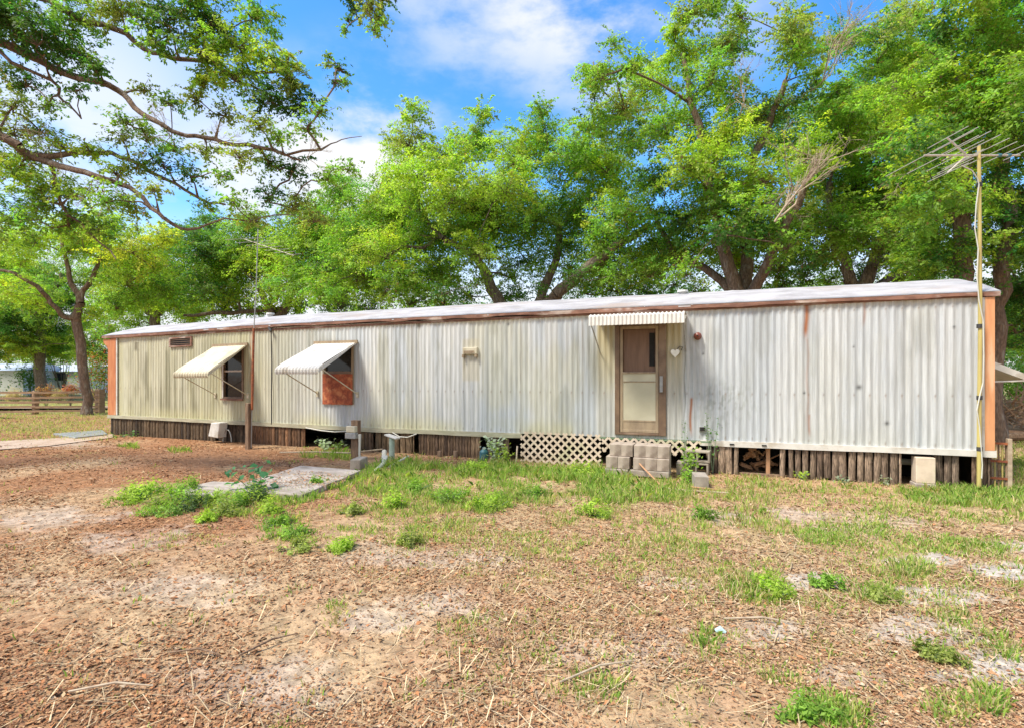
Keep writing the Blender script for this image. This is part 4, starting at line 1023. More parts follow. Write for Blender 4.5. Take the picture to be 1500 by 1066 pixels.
mb = MB().box(ib + .02, ib + .07, -.085, -.05, F(965, 575)[2], F(965, 552)[2]); mb.tube([(ib + .045, -.10, F(965, 567)[2]), (ib + .045, -.07, F(965, 567)[2])], .018, 8); obj('handle', mb, M_galv, door, home=True)
# mossy sill under the door
xa, xb = F(873, 643)[0], F(1042, 650)[0]
mb = MB().box(xa, xb, -.052, -.004, ZB + .05, ZB + .075)
M_moss = simple('mossy_sill', (.12, .19, .09), (.22, .28, .18), (.30, .34, .24), scale=6, stretch=(1, 1, 3), rough=.9)
obj('sill_plate', mb, M_moss, home, home=True)
# flat yellowed panel left of the door
mb = MB().box(F(884, 550)[0], a - .012, -.028, -.004, 1.0, 2.46)
# canopy over the door
ca, cb = F(880, 480)[0] - .05, F(1001, 480)[0]
yd = -.80
ztop, zfront = 2.66, 2.60
best = None
for k in range(20, 130):
    y = -k / 100.; e = abs(F(862, 470, y)[0] - ca)
    if best is None or e < best[0]: best = (e, y)
yd = best[1]; zf = F(930, 462, yd)[2]; zfb = F(930, 478, yd)[2]
print('canopy', ca, cb, yd, zf, zfb)
cb = F(1003, 470, yd)[0]
can = corr_sheet(ca, cb, [(-.03, zf + .02), (yd * .5, zf + .02), (yd + .02, zf), (yd, zf - .03), (yd - .01, zfb)], M_white, 'door_canopy', home, .065, .011)
can['label'] = 'ribbed white canopy with a scalloped front above the door'
for xx, px_, py_ in ((ca + .03, 880, 520), (cb - .02, 1000, 516)):
    q = F(px_, py_); mb = MB().tube([(xx, yd + .05, zfb + .03), (xx if px_ > 900 else q[0], -.02, q[2])], .011, 6); obj('support_arm', mb, M_galv, can, home=True)

# wall fittings
def wall_box(name, r, y, mat, parent=home, bevel=.004): 
    return obj(name, MB().box(r[0], r[1], y, -.004, r[2], r[3]), mat, parent, home=True, bevel=bevel)
r = rect(250, 493, 283, 507)
mb = MB(); mb.box(r[0], r[1], -.05, -.004, r[2], r[2] + .035); mb.box(r[0], r[1], -.05, -.004, r[3] - .035, r[3]); mb.box(r[0], r[0] + .05, -.05, -.004, r[2] + .035, r[3] - .035); mb.box(r[1] - .05, r[1], -.05, -.004, r[2] + .035, r[3] - .035)
v = obj('wall_vent', mb, M_fascia, home, home=True); mb = MB().box(r[0] + .05, r[1] - .05, -.03, -.024, r[2] + .035, r[3] - .035); obj('backing', mb, M_dark, v, home=True); v['label'] = 'wide slatted vent near the left end of the wall'  # near-black backing sheet stands in for the shade inside the vent recess
mb = MB()
for k in range(3):
    z = r[2] + .07 + k * (r[3] - r[2] - .14) / 2; mb.box(r[0] + .05, r[1] - .05, -.042, -.034, z - .006, z + .006)
obj('slat', mb, M_brown, v, home=True)
r = rect(680, 511, 701, 521); v = wall_box('vent_hood', r, -.08, M_beige, bevel=.015); v['label'] = 'cream hooded vent in the middle of the wall'
obj('flap', MB().box(r[0] + .03, r[1] - .06, -.087, -.081, r[2] + .02, r[2] + .07), M_bronze, v, home=True)
obj('bracket', MB().box(r[0] - .01, r[0] + .03, -.09, -.02, r[2] - .06, r[2] - .002), M_bronze, v, home=True); obj('bracket', MB().box(r[1] - .05, r[1], -.09, -.02, r[2] - .05, r[2] - .002), M_bronze, v, home=True)
c = F(1022, 495)
mb = MB().tube([(c[0], -.02, c[2]), (c[0], -.05, c[2]), (c[0], -.06, c[2]), (c[0], -.10, c[2]), (c[0], -.13, c[2]), (c[0], -.145, c[2])], [.065, .065, .05, .055, .04, .015], 18)
v = obj('porch_light', mb, M_lightred, home, home=True, smooth=False); v['label'] = 'round red-brown porch light right of the door'
mb = MB().tube([(c[0], -.125, c[2]), (c[0], -.15, c[2])], [.02, .012], 10); obj('bulb_socket', mb, M_dark, v, home=True)
r = rect(1024, 625, 1034, 632); v = wall_box('outlet_box', r, -.05, M_galv); obj('outlet_cover', MB().box(r[0] + .015, r[1] - .015, -.056, -.051, r[2] + .01, r[3] - .01), M_dark, v, home=True)
for p in (1072, 1119):
    q = F(p, 650.5); wall_box('trim_vent', (q[0] - .035, q[0] + .035, ZB + .030, ZB + .052), -.062, M_dark, bevel=0)
# black conduit at the left seam, red pipe
q0, q1 = F(400, 484), F(400, 622)
mb = MB().tube([(q0[0] - .05, -.05, q0[2] + .0), (q0[0], -.06, q0[2] - .06), (q0[0] + .01, -.045, 1.9), (q0[0] - .005, -.045, 1.2), (q0[0], -.045, ZB + .05)], .013, 6)
mb.tube([(q0[0] - .05, -.08, q0[2] + .03), (q0[0] + .03, -.09, q0[2] - .06)], .03, 8)
obj('drain_pipe', mb, M_black, home, home=True)
# roof vents
for p, q in ((1000, 430), (396, 462)):
    c = F(p, q, 1.2); zt = c[2]
    mb = MB().tube([(c[0], 1.2, zt - .35), (c[0], 1.2, zt + .02)], .07, 10); mb.tube([(c[0], 1.2, zt + .02), (c[0], 1.2, zt + .06)], [.11, .10], 10)
    obj('vent_pipe', mb, M_farwhite, rf)
# hanging white cables along the trim
for pts in ([(448, 626), (470, 630), (490, 632), (512, 631)], [(575, 633), (585, 639), (597, 640), (610, 635)]):
    mb = MB().tube([tuple(F(x, y, -.08)) for x, y in pts], .012, 6); obj('sagging_cable', mb, M_pvc, home)
# chassis beams and piers under the floor
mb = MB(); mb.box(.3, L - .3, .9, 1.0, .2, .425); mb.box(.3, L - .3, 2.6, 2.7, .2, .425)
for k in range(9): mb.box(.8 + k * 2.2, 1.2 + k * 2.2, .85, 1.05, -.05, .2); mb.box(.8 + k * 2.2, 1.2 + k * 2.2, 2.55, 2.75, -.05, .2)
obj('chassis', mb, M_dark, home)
mb = MB(); mb.box(.05, L - .05, W - .06, W - .03, -.05, ZB); mb.box(0.02, .05, .05, W, -.1, ZB); mb.box(L - .06, L - .03, .05, W, -.1, ZB)  # unseen rear and end skirting, added to block light under the floor
obj('light_block_skirting', mb, M_skirt_block, home)

# front skirting: separate planks gathered into sections
def skirt(px0, px1, bw, c1, c2, top=None, y=-.012, seed=0, gap=.012, miss=0., bottom=-.08, hscale=1.0, label=None):
    x0, x1 = F(px0, 640)[0], F(px1, 640)[0]; rg = random.Random(seed + int(px0)); V, Fa, Cc = [], [], []
    x = x0
    while x < x1 - .02:
        w = min(bw * rg.uniform(.85, 1.1), x1 - x)
        if rg.random() >= miss:
            zt = (ZB + .02 if top is None else top) + rg.uniform(-.01, .0); zb = bottom if px0 < 1000 else rg.uniform(-.06, .035); yy = y + rg.uniform(-.008, .008); lean = rg.uniform(-.012, .012)
            k = rg.random(); col = [c1[i] + (c2[i] - c1[i]) * k for i in range(3)]; f = rg.uniform(.8, 1.15); col = [v * f * 1.3 for v in col]
            o = len(V); g = gap * rg.uniform(.5, 1.6) / 2; nz_ = 6
            for j in range(nz_ + 1):
                t_ = j / nz_; z = zb + (zt - zb) * t_; dx = lean * t_
                for (a_, b2) in ((x + g + dx, yy), (x + w - g + dx, yy), (x + w - g + dx, yy + .02), (x + g + dx, yy + .02)): V.append((a_, b2, z))
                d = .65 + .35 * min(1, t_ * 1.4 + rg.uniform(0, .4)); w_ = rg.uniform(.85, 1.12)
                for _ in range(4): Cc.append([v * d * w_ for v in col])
            for j in range(nz_):
                for k_ in range(4): Fa.append((o + j * 4 + k_, o + j * 4 + (k_ + 1) % 4, o + j * 4 + 4 + (k_ + 1) % 4, o + j * 4 + 4 + k_))
            Fa.append((o + nz_ * 4, o + nz_ * 4 + 1, o + nz_ * 4 + 2, o + nz_ * 4 + 3))
        x += w
    V = np.array(V); V[:, 2] += np.where(V[:, 2] > .2, sag(V[:, 0], .45), 0)
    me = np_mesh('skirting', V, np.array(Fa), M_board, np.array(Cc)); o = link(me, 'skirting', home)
    if label: o['label'] = label
    return o
DK1, DK2 = (.045, .032, .022), (.14, .095, .055); RB1, RB2 = (.22, .115, .06), (.08, .048, .03); GW1, GW2 = (.33, .24, .17), (.13, .09, .065)
skirt(163, 316, .12, DK1, DK2, seed=1, gap=.006, label='dark stained plank skirting at the left end')
skirt(316, 366, .12, (.05, .04, .03), (.10, .07, .05), y=.06, seed=2, gap=.01)
skirt(369, 447, .10, RB1, RB2, seed=3, gap=.006)
skirt(523, 548, .10, DK2, (.14, .09, .06), seed=4, gap=.02)
skirt(549, 606, .16, DK2, (.22, .15, .09), seed=5, gap=.02, y=.01)
skirt(614, 690, .07, (.18, .115, .07), (.10, .065, .045), seed=6, gap=.006)
skirt(690, 705, .13, (.30, .20, .12), (.26, .17, .10), seed=7, gap=.01, y=-.02)
skirt(713, 747, .13, (.20, .14, .10), (.12, .08, .055), seed=8, gap=.01, y=.02)
skirt(1033, 1082, .11, GW1, GW2, seed=9, gap=.021)
skirt(1141, 1152, .11, GW1, GW2, seed=12, gap=.014)
skirt(1154, 1321, .11, GW1, GW2, seed=10, gap=.021, label='weathered grey plank skirting with gaps, right part of the home')
skirt(1369, 1408, .11, (.22, .16, .12), GW2, seed=13, gap=.012, y=.02)
skirt(1422, 1432, .10, (.22, .13, .08), GW2, seed=14, gap=.012)
skirt(1437, 1452, .08, (.14, .09, .06), GW2, seed=15, gap=.012, y=.01)
x0, x1 = F(747, 650)[0], F(1083, 650)[0]; x2 = F(1141, 650)[0]
mb = MB().box(F(1084, 650)[0], F(1142, 650)[0], -.03, .06, -.03, .035); obj('bottom_rail', mb, M_pole, home)

# lattice panels
def lattice(px0, px1, ztop, zbot, cut=None, y=-.10, pitch=.152, w=.040):
    x0, x1 = F(px0, 650, y)[0], F(px1, 650, y)[0]; mb = MB()
    for sgn, yy in ((1, 0), (-1, -.007)):
        k = x0 - 3
        while k < x1 + 3:
            # line x = k + sgn*z ; clip
            pts = []
            z = zbot; zs_, ze = None, None
            zA, zB2 = zbot, ztop
            if sgn > 0: zA, zB2 = max(zA, x0 - k), min(zB2, x1 - k)
            else: zA, zB2 = max(zA, k - x1), min(zB2, k - x0)
            if cut:
                # keep z above the cut line z >= c0 + c1*(x-x0)
                c0, c1 = cut
                n_ = 24; zz = [zA + (zB2 - zA) * i / n_ for i in range(n_ + 1)] if zB2 > zA else []
                ok = [z_ for z_ in zz if z_ >= c0 + c1 * ((k + sgn * z_) - x0)]
                if ok: zA, zB2 = min(ok), max(ok)
                else: zB2 = zA - 1
            if zB2 - zA > .02:
                mb.obox((k + sgn * zA, y + yy, zA), (k + sgn * zB2, y + yy, zB2), w, .006, up=(0, 1, 0))
            k += pitch
    return mb
zl = F(800, 633, -.1)[2]
la = thing('lattice_panel', 'large pale lattice panel at the foot of the wall, left of the stacked blocks', 'lattice', (F(765, 650)[0], -.1, 0), 'pale lattice panels')
obj('lattice', lattice(763, 880, zl, -.03), M_lattice, la)
lb = thing('lattice_panel', 'low strip of pale lattice fixed beneath the door behind the stacked blocks', 'lattice', (F(885, 650)[0], -.1, .2), 'pale lattice panels')
obj('lattice', lattice(882, 1027, F(950, 643, -.09)[2], F(950, 664, -.09)[2], y=-.085), M_lattice, lb)

# ------------------------------------------------------------------ concrete blocks
def block_mesh(w, d, h, mat, hollow=False, seed=0):
    bm = MB()
    if not hollow: bm.box(-w / 2, w / 2, -d / 2, d / 2, 0, h)
    else:   # two cores open towards the viewer
        t_ = .03; bm.box(-w / 2, w / 2, -d / 2, d / 2, 0, t_); bm.box(-w / 2, w / 2, -d / 2, d / 2, h - t_, h)
        for xx in (-w / 2, -t_ / 2, w / 2 - t_): bm.box(xx, xx + t_, -d / 2, d / 2, t_, h - t_)
    me = bpy.data.meshes.new('concrete_block'); me.from_pydata(bm.v, [], bm.f); me.materials.append(mat); return me
bm_std = block_mesh(.188, .39, .19, M_block); bm_hol = block_mesh(.39, .19, .19, M_concrete, True); bm_sol = block_mesh(.19, .39, .19, M_concrete)
def put_block(me, x, y, z, rot, label, group='loose concrete blocks by the door', bev=.005):
    o = link(me, 'concrete_block', None, (x, y, z)); o.rotation_euler = (0, 0, rot); tag(o, label, 'concrete block', group)
    bv = o.modifiers.new('bevel', 'BEVEL'); bv.width = bev; bv.segments = 2; return o
ys = -.62
xs_top = [F(p, 660, ys - .2)[0] for p in (901, 918, 936.5, 954, 971.5)]
zb0 = .12
names = ['leftmost', 'second from left', 'middle', 'second from right', 'rightmost']
for k, x in enumerate(xs_top):
    put_block(bm_std, x, ys + .04, zb0 + .195, random.uniform(-.03, .03), f'{names[k]} tan block in the upper row of the step stack under the door', 'tan blocks stacked as a step')
xs_low = [F(p, 680, ys - .2)[0] for p in (896.5, 914, 936.5, 954, 971.5)]
for k, x in enumerate(xs_low):
    put_block(bm_std, x, ys - .03, zb0, random.uniform(-.03, .03), f'{names[k]} tan block in the lower row of the step stack under the door', 'tan blocks stacked as a step')
for j, (pa, pb) in enumerate(((886, 920), (922, 980))):
    xa_, xb_ = F(pa, 698, ys - .26)[0], F(pb, 698, ys - .26)[0]
    one('footing_slab', MB().box(xa_, xb_, ys - .27, ys + .2, 0.02, .115), M_concrete, ('short' if j == 0 else 'long') + ' grey concrete footing under the stacked step blocks', 'concrete slab', (xa_, ys, .0), 'footings under the step blocks', bevel=.01)
# blocks right of the steps
for (px, py, y, me, lab, z) in ((1022, 671, -.25, bm_hol, 'hollow grey block on the ground against the plank skirting right of the door', .2), (1020, 690, -.25, bm_hol, 'lower hollow grey block beneath another beside the skirting', 0.0), (1000, 690, -.3, bm_sol, 'mossy grey block half hidden by weeds right of the step stack', 0.0)):
    q = F(px, py, y); put_block(me, q[0], y + .1, z, random.uniform(-.1, .1), lab)
q = G(1025, 717); put_block(bm_sol, q[0], q[1] + .2, 0.0, .15, 'single pale block standing forward in the grass right of the steps')
q = G(518, 686); put_block(bm_sol, q[0], q[1] + .15, -.02, .3, 'small tan block in front of the meter post', bev=.02)
# pale pier block under the right part
q = F(1354, 720, -.05)
mb = MB(); xa_, xb_ = F(1341, 690, -.08)[0], F(1370, 690, -.08)[0]
mb.box(xa_, xb_, -.10, .10, .06, ZB - .01); 
one('pier_block', mb, M_lattice, 'pale upright concrete block propped under the right part of the home', 'concrete pier', (xa_, 0, 0), bevel=.01)
mb = MB().box(xa_ - .02, xb_ + .0, -.14, .1, -.03, .058)
one('footing_slab', mb, M_slab, 'pale footing under the upright concrete pier at the right', 'concrete slab', (xa_, -.1, 0), bevel=.01)

# slabs in the yard
def slab(pts, th, label, mat=M_slab, name='concrete_slab', group='weathered slabs in the yard', tilt=0.):
    q = [G(*p, z=th) for p in pts]; c = sum(q) / len(q)
    mb = MB(); poly = [(v[0], v[1]) for v in q]
    mb.prism(poly, 'z', -.04, th)
    return one(name, mb, mat, label, 'slab', (c[0], c[1], 0), group, bevel=.012)
slab([(440, 681), (529, 688), (508, 697), (408, 691)], .07, 'rearmost weathered slab of the pad left of the meter post')
slab([(406, 692), (507, 698), (478, 709), (368, 702)], .075, 'middle weathered slab of the pad among weeds')
slab([(366, 703), (476, 710), (443, 724), (322, 716)], .07, 'front weathered slab of the pad beside long grass')
slab([(250, 717), (312, 704), (362, 706), (320, 726), (280, 724)], .05, 'broken pale slab left of the pad behind leafy weeds')
slab([(78, 634), (150, 629), (158, 635), (110, 640)], .05, 'grey flat board lying beside the left end of the home', M_galv, 'ground_board', None)
# pale path at the far left
c = [G(x, y, z=.0) for x, y in ((-120, 650), (60, 643), (165, 636), (165, 641), (70, 655), (-120, 668))]
mb = MB(); mb.add([(v[0], v[1], float(ground_h(v[0], v[1])) + .02) for v in c], [(0, 1, 2, 3, 4, 5)][:1])
M_path = simple('path_sand', (.44, .33, .24), (.36, .25, .17), scale=3, rough=.95, bs=.4)
tag(obj('path', mb, M_path), kind='structure')
c = [G(x, y, z=.0) for x, y in ((-80, 597), (160, 597), (160, 600), (-80, 601))]
mb = MB(); mb.add([(v[0], v[1], .10) for v in c], [(0, 3, 2, 1)])
tag(obj('road', mb, M_path), kind='structure')

# ------------------------------------------------------------------ posts, masts, antennas
# left thin antenna
base = G(368, 657); Dl = float((base - CAM) @ DX)
an = thing('tv_antenna', 'thin dark antenna mast standing against the left half of the wall beside a wooden post', 'antenna', base)
pm = [P(368, 655, Dl), P(369, 600, Dl), P(372, 480, Dl), P(375, 430, Dl), P(378, 336, Dl)]
obj('mast', MB().tube(pm, .011, 8), M_galv, an)
obj('rusty_sleeve', MB().tube([P(369.2, 600, Dl), P(371.8, 481, Dl)], .026, 8), M_rust, an)
def yagi(root, C0, bdir, edir, blen, back, n, l0, l1, rb, re, corner=False):
    bdir = Vector(bdir).normalized(); edir = Vector(edir).normalized(); C0 = Vector(C0)
    obj('boom', MB().tube([C0 - bdir * back, C0 + bdir * (blen - back)], rb, 6), M_alum, root)
    for k in range(n):
        p = C0 + bdir * (-back + .04 + (blen - .08) * (k / (n - 1)) ** .9); h = (l0 + (l1 - l0) * k / (n - 1)) / 2
        o = obj('element', MB().tube([p - edir * h + Vector((0, 0, .012)), p + Vector((0, 0, .012)), p + edir * h + Vector((0, 0, .012))], re, 5), M_alum, root)
    if corner:
        c = C0 - bdir * (back * .22); mb = MB()
        for s_ in (-1, 1):
            e = c - bdir * .28 + Vector((0, 0, s_ * .25)); mb.tube([c, e], rb * .9, 6)
            for k in range(4):
                p = c + (e - c) * ((k + 1) / 4.); mb.tube([p - edir * .34, p + edir * .34], re, 5)
        obj('corner_reflector', mb, M_alum, root)
yagi(an, P(377, 357, Dl), RX * 1.0 - DX * .30 + np.array([0, 0, -.40]) * .9, RX * .75 + DX * .7 + np.array([0, 0, .25]), 1.45, .42, 7, .8, .4, .006, .005)
# wooden post at its foot
pb = G(367, 657)
one('wooden_post', MB().box(pb[0] - .10, pb[0] + .0, pb[1] - .06, pb[1] + .05, -.05, F(368, 590, pb[1])[2]), M_pole, 'brown wooden post beside the foot of the thin antenna mast', 'post', (pb[0], pb[1], 0), bevel=.008)
# right mast
base = G(1434, 719); Dr = float((base - CAM) @ DX)
an = thing('tv_antenna', 'tall yellow antenna mast with a large aerial beside the right corner of the home', 'antenna', base)
obj('mast', MB().tube([P(1434, 719, Dr), P(1434.5, 600, Dr), P(1436, 480, Dr), P(1435, 350, Dr), P(1434, 214, Dr)], [.027, .026, .025, .024, .022], 10), M_yellow, an)
cab = [(1434, 270), (1432, 262), (1424, 250), (1409, 243)]
cb2 = [(1434, 272), (1430, 300), (1428, 335), (1433, 365), (1431, 405), (1434, 440), (1440, 470), (1441, 520), (1440, 560), (1435, 580), (1431, 600), (1435, 625), (1439, 680), (1438, 700)]
obj('cable', MB().tube([P(x, y, Dr - .03) for x, y in cab[::-1] + cb2], .008, 6), M_pvc, an)
for q in (271, 478, 582, 657): obj('clamp', MB().tube([P(1434.8, q - 3, Dr), P(1434.8, q + 3, Dr)], .034, 10), M_black, an)
yagi(an, P(1434, 228, Dr), RX, DX, 1.36, .78, 7, 1.6, .4, .014, .0055, True)
for q in (1462, 1476): obj('insulator', MB().tube([P(q, 228, Dr), P(q + 4, 228, Dr)], .026, 8), M_teal, an)

# meter post
pb = G(519, 672)
mp_ = thing('meter_post', 'short wooden post with small electrical boxes and white conduit in front of the crawlspace gap', 'utility post', (pb[0], pb[1], 0))
yb = pb[1]
def rp(px0, py0, px1, py1, y): 
    a_, b2 = F(px0, (py0 + py1) / 2, y), F(px1, (py0 + py1) / 2, y); return a_[0], b2[0], F(px0, py1, y)[2], F(px0, py0, y)[2]
r = rp(514, 615, 524, 672, yb); obj('post', MB().box(r[0], r[1], yb, yb + .1, -.05, r[3]), M_pole, mp_, bevel=.006)
r = rp(511, 623, 524, 632, yb); obj('breaker_box', MB().box(r[0], r[1], yb - .09, yb - .002, r[2], r[3]), M_beige, mp_, bevel=.01)
r = rp(510, 632.5, 525, 641, yb); obj('outlet_box', MB().box(r[0], r[1], yb - .1, yb - .002, r[2], r[3]), M_galv, mp_, bevel=.01)
q = F(527, 640, yb - .05); obj('conduit', MB().tube([(q[0], yb - .05, q[2] + .06), (q[0], yb - .05, q[2] - .1), (q[0] - .01, yb - .05, -.03)], [.03, .022, .018], 8), M_pvc, mp_)
# water standpipe
q = G(574, 672); yq = q[1]
st = thing('standpipe', 'pale green standpipe capped by a flat white head near the plank skirting', 'water pipe', (q[0], q[1], 0))
zt = F(573, 641, yq)[2]; obj('pipe', MB().tube([(q[0], yq, -.03), (q[0], yq, zt)], .055, 12), M_pipegreen, st)
obj('cap', MB().obox((q[0] - .14, yq + .02, zt + .06), (q[0] + .16, yq - .02, zt + .0), .14, .035), M_white, st, bevel=.01)
# pvc pieces on the ground
def gp(px, py, z=.03): 
    v = G(px, py); return (v[0], v[1], float(ground_h(v[0], v[1])) + z)
mb = MB().tube([gp(548, 692), gp(562, 681, .06), gp(566, 676, .12)], .035, 8)
one('plastic_pipe', mb, M_pvc, 'short bent white plastic pipe lying in the grass', 'pipe', gp(556, 688, 0))
mb = MB().tube([gp(570, 684), gp(598, 673, .08)], .022, 8)
one('plastic_pipe', mb, M_pvc, 'straight white plastic pipe lying in tall grass right of the bent piece', 'pipe', gp(585, 680, 0))
mb = MB().tube([gp(562, 680), gp(563, 668, .1)], .05, 10)
one('pipe_stub', mb, M_pvc, 'stubby white upright pipe end in the grass', 'pipe', gp(563, 678, 0))
mb = MB().tube([gp(410, 664, .05), gp(460, 668, .10), gp(510, 671, .12), gp(560, 667, .14)], .016, 6)
one('long_pole', mb, M_twig, 'long thin pale pole lying along the skirting under the boarded window', 'pole', gp(480, 668, 0))
one('wood_stick', MB().tube([gp(913, 686, .42), gp(940, 700, .2), gp(968, 714, .03)], .014, 6), M_rawwood, 'orange-brown stick leaning on the stacked step blocks', 'stick', gp(960, 712, 0))
one('wood_stick', MB().tube([gp(966, 717, .03), gp(1010, 722, .03), gp(1068, 726, .03)], .012, 6), M_twig, 'long pale stick lying flat in front of the single block', 'stick', gp(1010, 721, 0))
one('wood_stick', MB().tube([gp(1010, 716, .03), gp(1070, 722, .03)], .010, 6), M_rawwood, 'short orange stick just behind the long pale one', 'stick', gp(1040, 718, 0))
one('wood_stake', MB().obox((F(756, 690, -.25)[0], -.25, -.02), (F(757, 653, -.25)[0], -.22, F(757, 653, -.25)[2]), .025, .02), M_lattice, 'thin pale stake leaning beside the left edge of the large lattice', 'stake', (F(756, 690, -.25)[0], -.25, 0))
# white bucket-like access panel at the left
a_, b2 = F(317, 630, -.12), F(331, 630, -.12); zt, zb = F(324, 618, -.12)[2], F(324, 638, -.12)[2]
mb = MB(); mb.prism([(a_[0] - .06, zb), (b2[0] - .06, zb - .03), (b2[0], zt), (a_[0] + .04, zt)], 'y', -.30, -.06)
one('white_box', mb, M_white, 'small white tapered box hanging under the floor edge at the left', 'box', ((a_[0] + b2[0]) / 2, -.15, zb), bevel=.015)
mb = MB(); c = F(334, 645, -.1); mb.tube([(c[0] + .14 * math.cos(t_ / 10 * math.pi) , -.12, .02 + .30 * math.sin(t_ / 10 * math.pi)) for t_ in range(11)], .014, 6)
one('hose', mb, M_galv, 'grey hose looped by the white box under the left part of the home', 'hose', (c[0], -.12, 0))
# jug behind the weed
c = F(709, 668, -.18); 
mb = MB().tube([(c[0], -.18, .0), (c[0], -.18, .16), (c[0], -.18, .21), (c[0], -.18, .25)], [.09, .09, .04, .03], 12)
one('plastic_jug', mb, M_teal, 'blue-green jug beside the pale weed in the skirting gap', 'jug', (c[0], -.18, 0))
# stump posts in front of plank skirting
for px in (644, 667):
    c = F(px, 675, -.12); z = F(px, 660, -.12)[2]
    one('short_post', MB().tube([(c[0], -.12, -.05), (c[0], -.12, z)], .05, 10), M_pole, ('left' if px == 644 else 'right') + ' one of two short round posts before the middle plank skirting', 'post', (c[0], -.12, 0), 'short round posts')
# orange post and rubbish in the right opening
c = F(1125, 690, .1)
one('prop_post', MB().box(c[0] - .03, c[0] + .03, .08, .13, -.02, .445), M_rawwood, 'orange wooden prop in the dark opening under the home', 'post', (c[0], .1, 0), bevel=.004)
c = F(1108, 685, .5); mb = MB(); rg = random.Random(5)
for k in range(26):
    a_ = Vector((c[0] + rg.uniform(-.25, .25), .5 + rg.uniform(-.2, .2), rg.uniform(0, .3))); mb.tube([a_, a_ + Vector((rg.uniform(-.2, .2), rg.uniform(-.1, .1), rg.uniform(-.1, .15)))], rg.uniform(.01, .035), 5)
one('scrap_pile', mb, M_rawwood, 'small heap of brown scrap inside the dark opening under the home', 'scrap', (c[0], .5, 0))
c = F(1331, 672, .5); 
one('scrap_pipe', MB().tube([(c[0] - .2, .5, .28), (c[0] + .3, .5, .29)], .05, 8), M_pvc, 'white pipe crossing the gap left of the pale pier', 'pipe', (c[0], .5, 0))
# heart
hc = F(989, 517, -.06)
pts = []
for k in range(28):
    t_ = 2 * math.pi * k / 28; pts.append((hc[0] + .0046 * 16 * math.sin(t_) ** 3, hc[2] + .0052 * (13 * math.cos(t_) - 5 * math.cos(2 * t_) - 2 * math.cos(3 * t_) - math.cos(4 * t_))))
M_heart = simple('heart_white', (.85, .84, .78), (.76, .74, .66), rough=.5, bs=0)
ht = thing('heart_ornament', 'small white heart hanging on the wall right of the door', 'ornament', (hc[0], -.05, hc[2]))
obj('heart', MB().prism(pts, 'y', -.075, -.05), M_heart, ht, bevel=.004)
obj('loop', MB().tube([(hc[0] + .03, -.06, hc[2] + .06), (hc[0] + .07, -.06, hc[2] + .11), (hc[0] + .12, -.05, hc[2] + .1), (hc[0] + .1, -.05, hc[2] + .04)], .008, 5), M_black, ht)
# grille leaning at the right corner
gb = G(1460, 716); yg = gb[1]
gr_ = thing('metal_grille', 'rusty upright metal grille standing beyond the right corner of the home', 'grille', (gb[0], gb[1], 0))
xa_, xb_ = F(1441, 690, yg)[0], F(1474, 690, yg)[0]; zt = F(1460, 646, yg)[2]
mb = MB()
for k in range(7):
    x = xa_ + (xb_ - xa_) * k / 6; obj('bar', MB().tube([(x, yg, 0), (x + .01, yg + .03, zt - .02 * (k % 3))], .011, 6), M_yellow if k in (3, 5) else M_pole, gr_)
for px_, py_ in ((1, 674), (1, 699), (1, 648)):
    z = F(1460, py_, yg)[2]; obj('crossbar', MB().obox((xa_ - .03, yg - .01, z), (xb_ + .02, yg - .01, z - .01), .02, .03), M_rust, gr_)
px_ = F(1479, 690, yg)[0]
one('wooden_post', MB().box(px_ - .03, px_ + .02, yg - .03, yg + .04, -.05, F(1479, 642, yg)[2]), M_twig, 'slim weathered post at the right side of the metal grille', 'post', (px_, yg, 0), bevel=.004)

# awning on the right end wall, seen past the corner
ea = P(1452, 517, 8.6); xw0 = L + .02
y0_, y1_ = 1.2, 2.6
def on_y(px, py, y): return F(px, py, y)
o1 = on_y(1453, 519, 1.4); o2 = on_y(1530, 560, 1.4)
print('end awning', o1, o2)
mb = MB()
zt = o1[2]; xo = on_y(1512, 551, 1.2)[0]; zo = on_y(1512, 551, 1.2)[2]
mb.add([(L + .02, 1.2, zt + .12), (xo, 1.2, zo), (xo, 1.2, zo - .09), (xo, 2.5, zo - .09), (xo, 2.5, zo), (L + .02, 2.5, zt + .12), (L + .02, 1.2, zt + .0), (L + .02, 2.5, zt + .0), (xo - .02, 1.2, zo - .09), (xo - .02, 2.5, zo - .09)],
       [(0, 1, 4, 5), (1, 2, 3, 4), (0, 6, 8, 2, 1), (5, 4, 3, 9, 7), (6, 7, 9, 8), (2, 8, 9, 3), (0, 5, 7, 6)])
ew = obj('awning', mb, M_white, home); ew['label'] = 'white awning sticking out from the right end wall'
q = on_y(1453, 561, 1.2); obj('support_arm', MB().tube([(L + .02, 1.2, q[2]), (xo - .05, 1.2, zo - .07)], .012, 6), M_white, ew)

# brush pile and wood beyond the right end
bp = thing('brush_pile', 'tangled pile of dark brown brush beyond the right end of the home', 'brush pile', G(1490, 628))
mb = MB(); rg = random.Random(9)
for k in range(260):
    a_ = Vector(P(rg.uniform(1458, 1560), rg.uniform(588, 630), 14 + rg.uniform(-.8, 1.4))); d = Vector((rg.uniform(-1, 1), rg.uniform(-1, 1), rg.uniform(-.1, .9))).normalized()
    mb.tube([a_, a_ + d * rg.uniform(.3, 1.0)], [rg.uniform(.01, .03), .006], 5)
obj('branches', mb, M_fence, bp)
for (px, py, col, lab) in ((1478, 636, M_rawwood, 'orange cut log lying before the brush pile'), (1492, 627, M_twig, 'pale grey log resting against the brush pile'), (1500, 640, M_pole, 'dark log at the foot of the brush pile')):
    q = G(px, py + 6); one('cut_log', MB().tube([(q[0] - .35, q[1], .1), (q[0], q[1] + .05, .12), (q[0] + .4, q[1] + .1, .1)], [.10, .11, .09], 10), col, lab, 'log', (q[0], q[1], 0), 'logs by the brush pile')

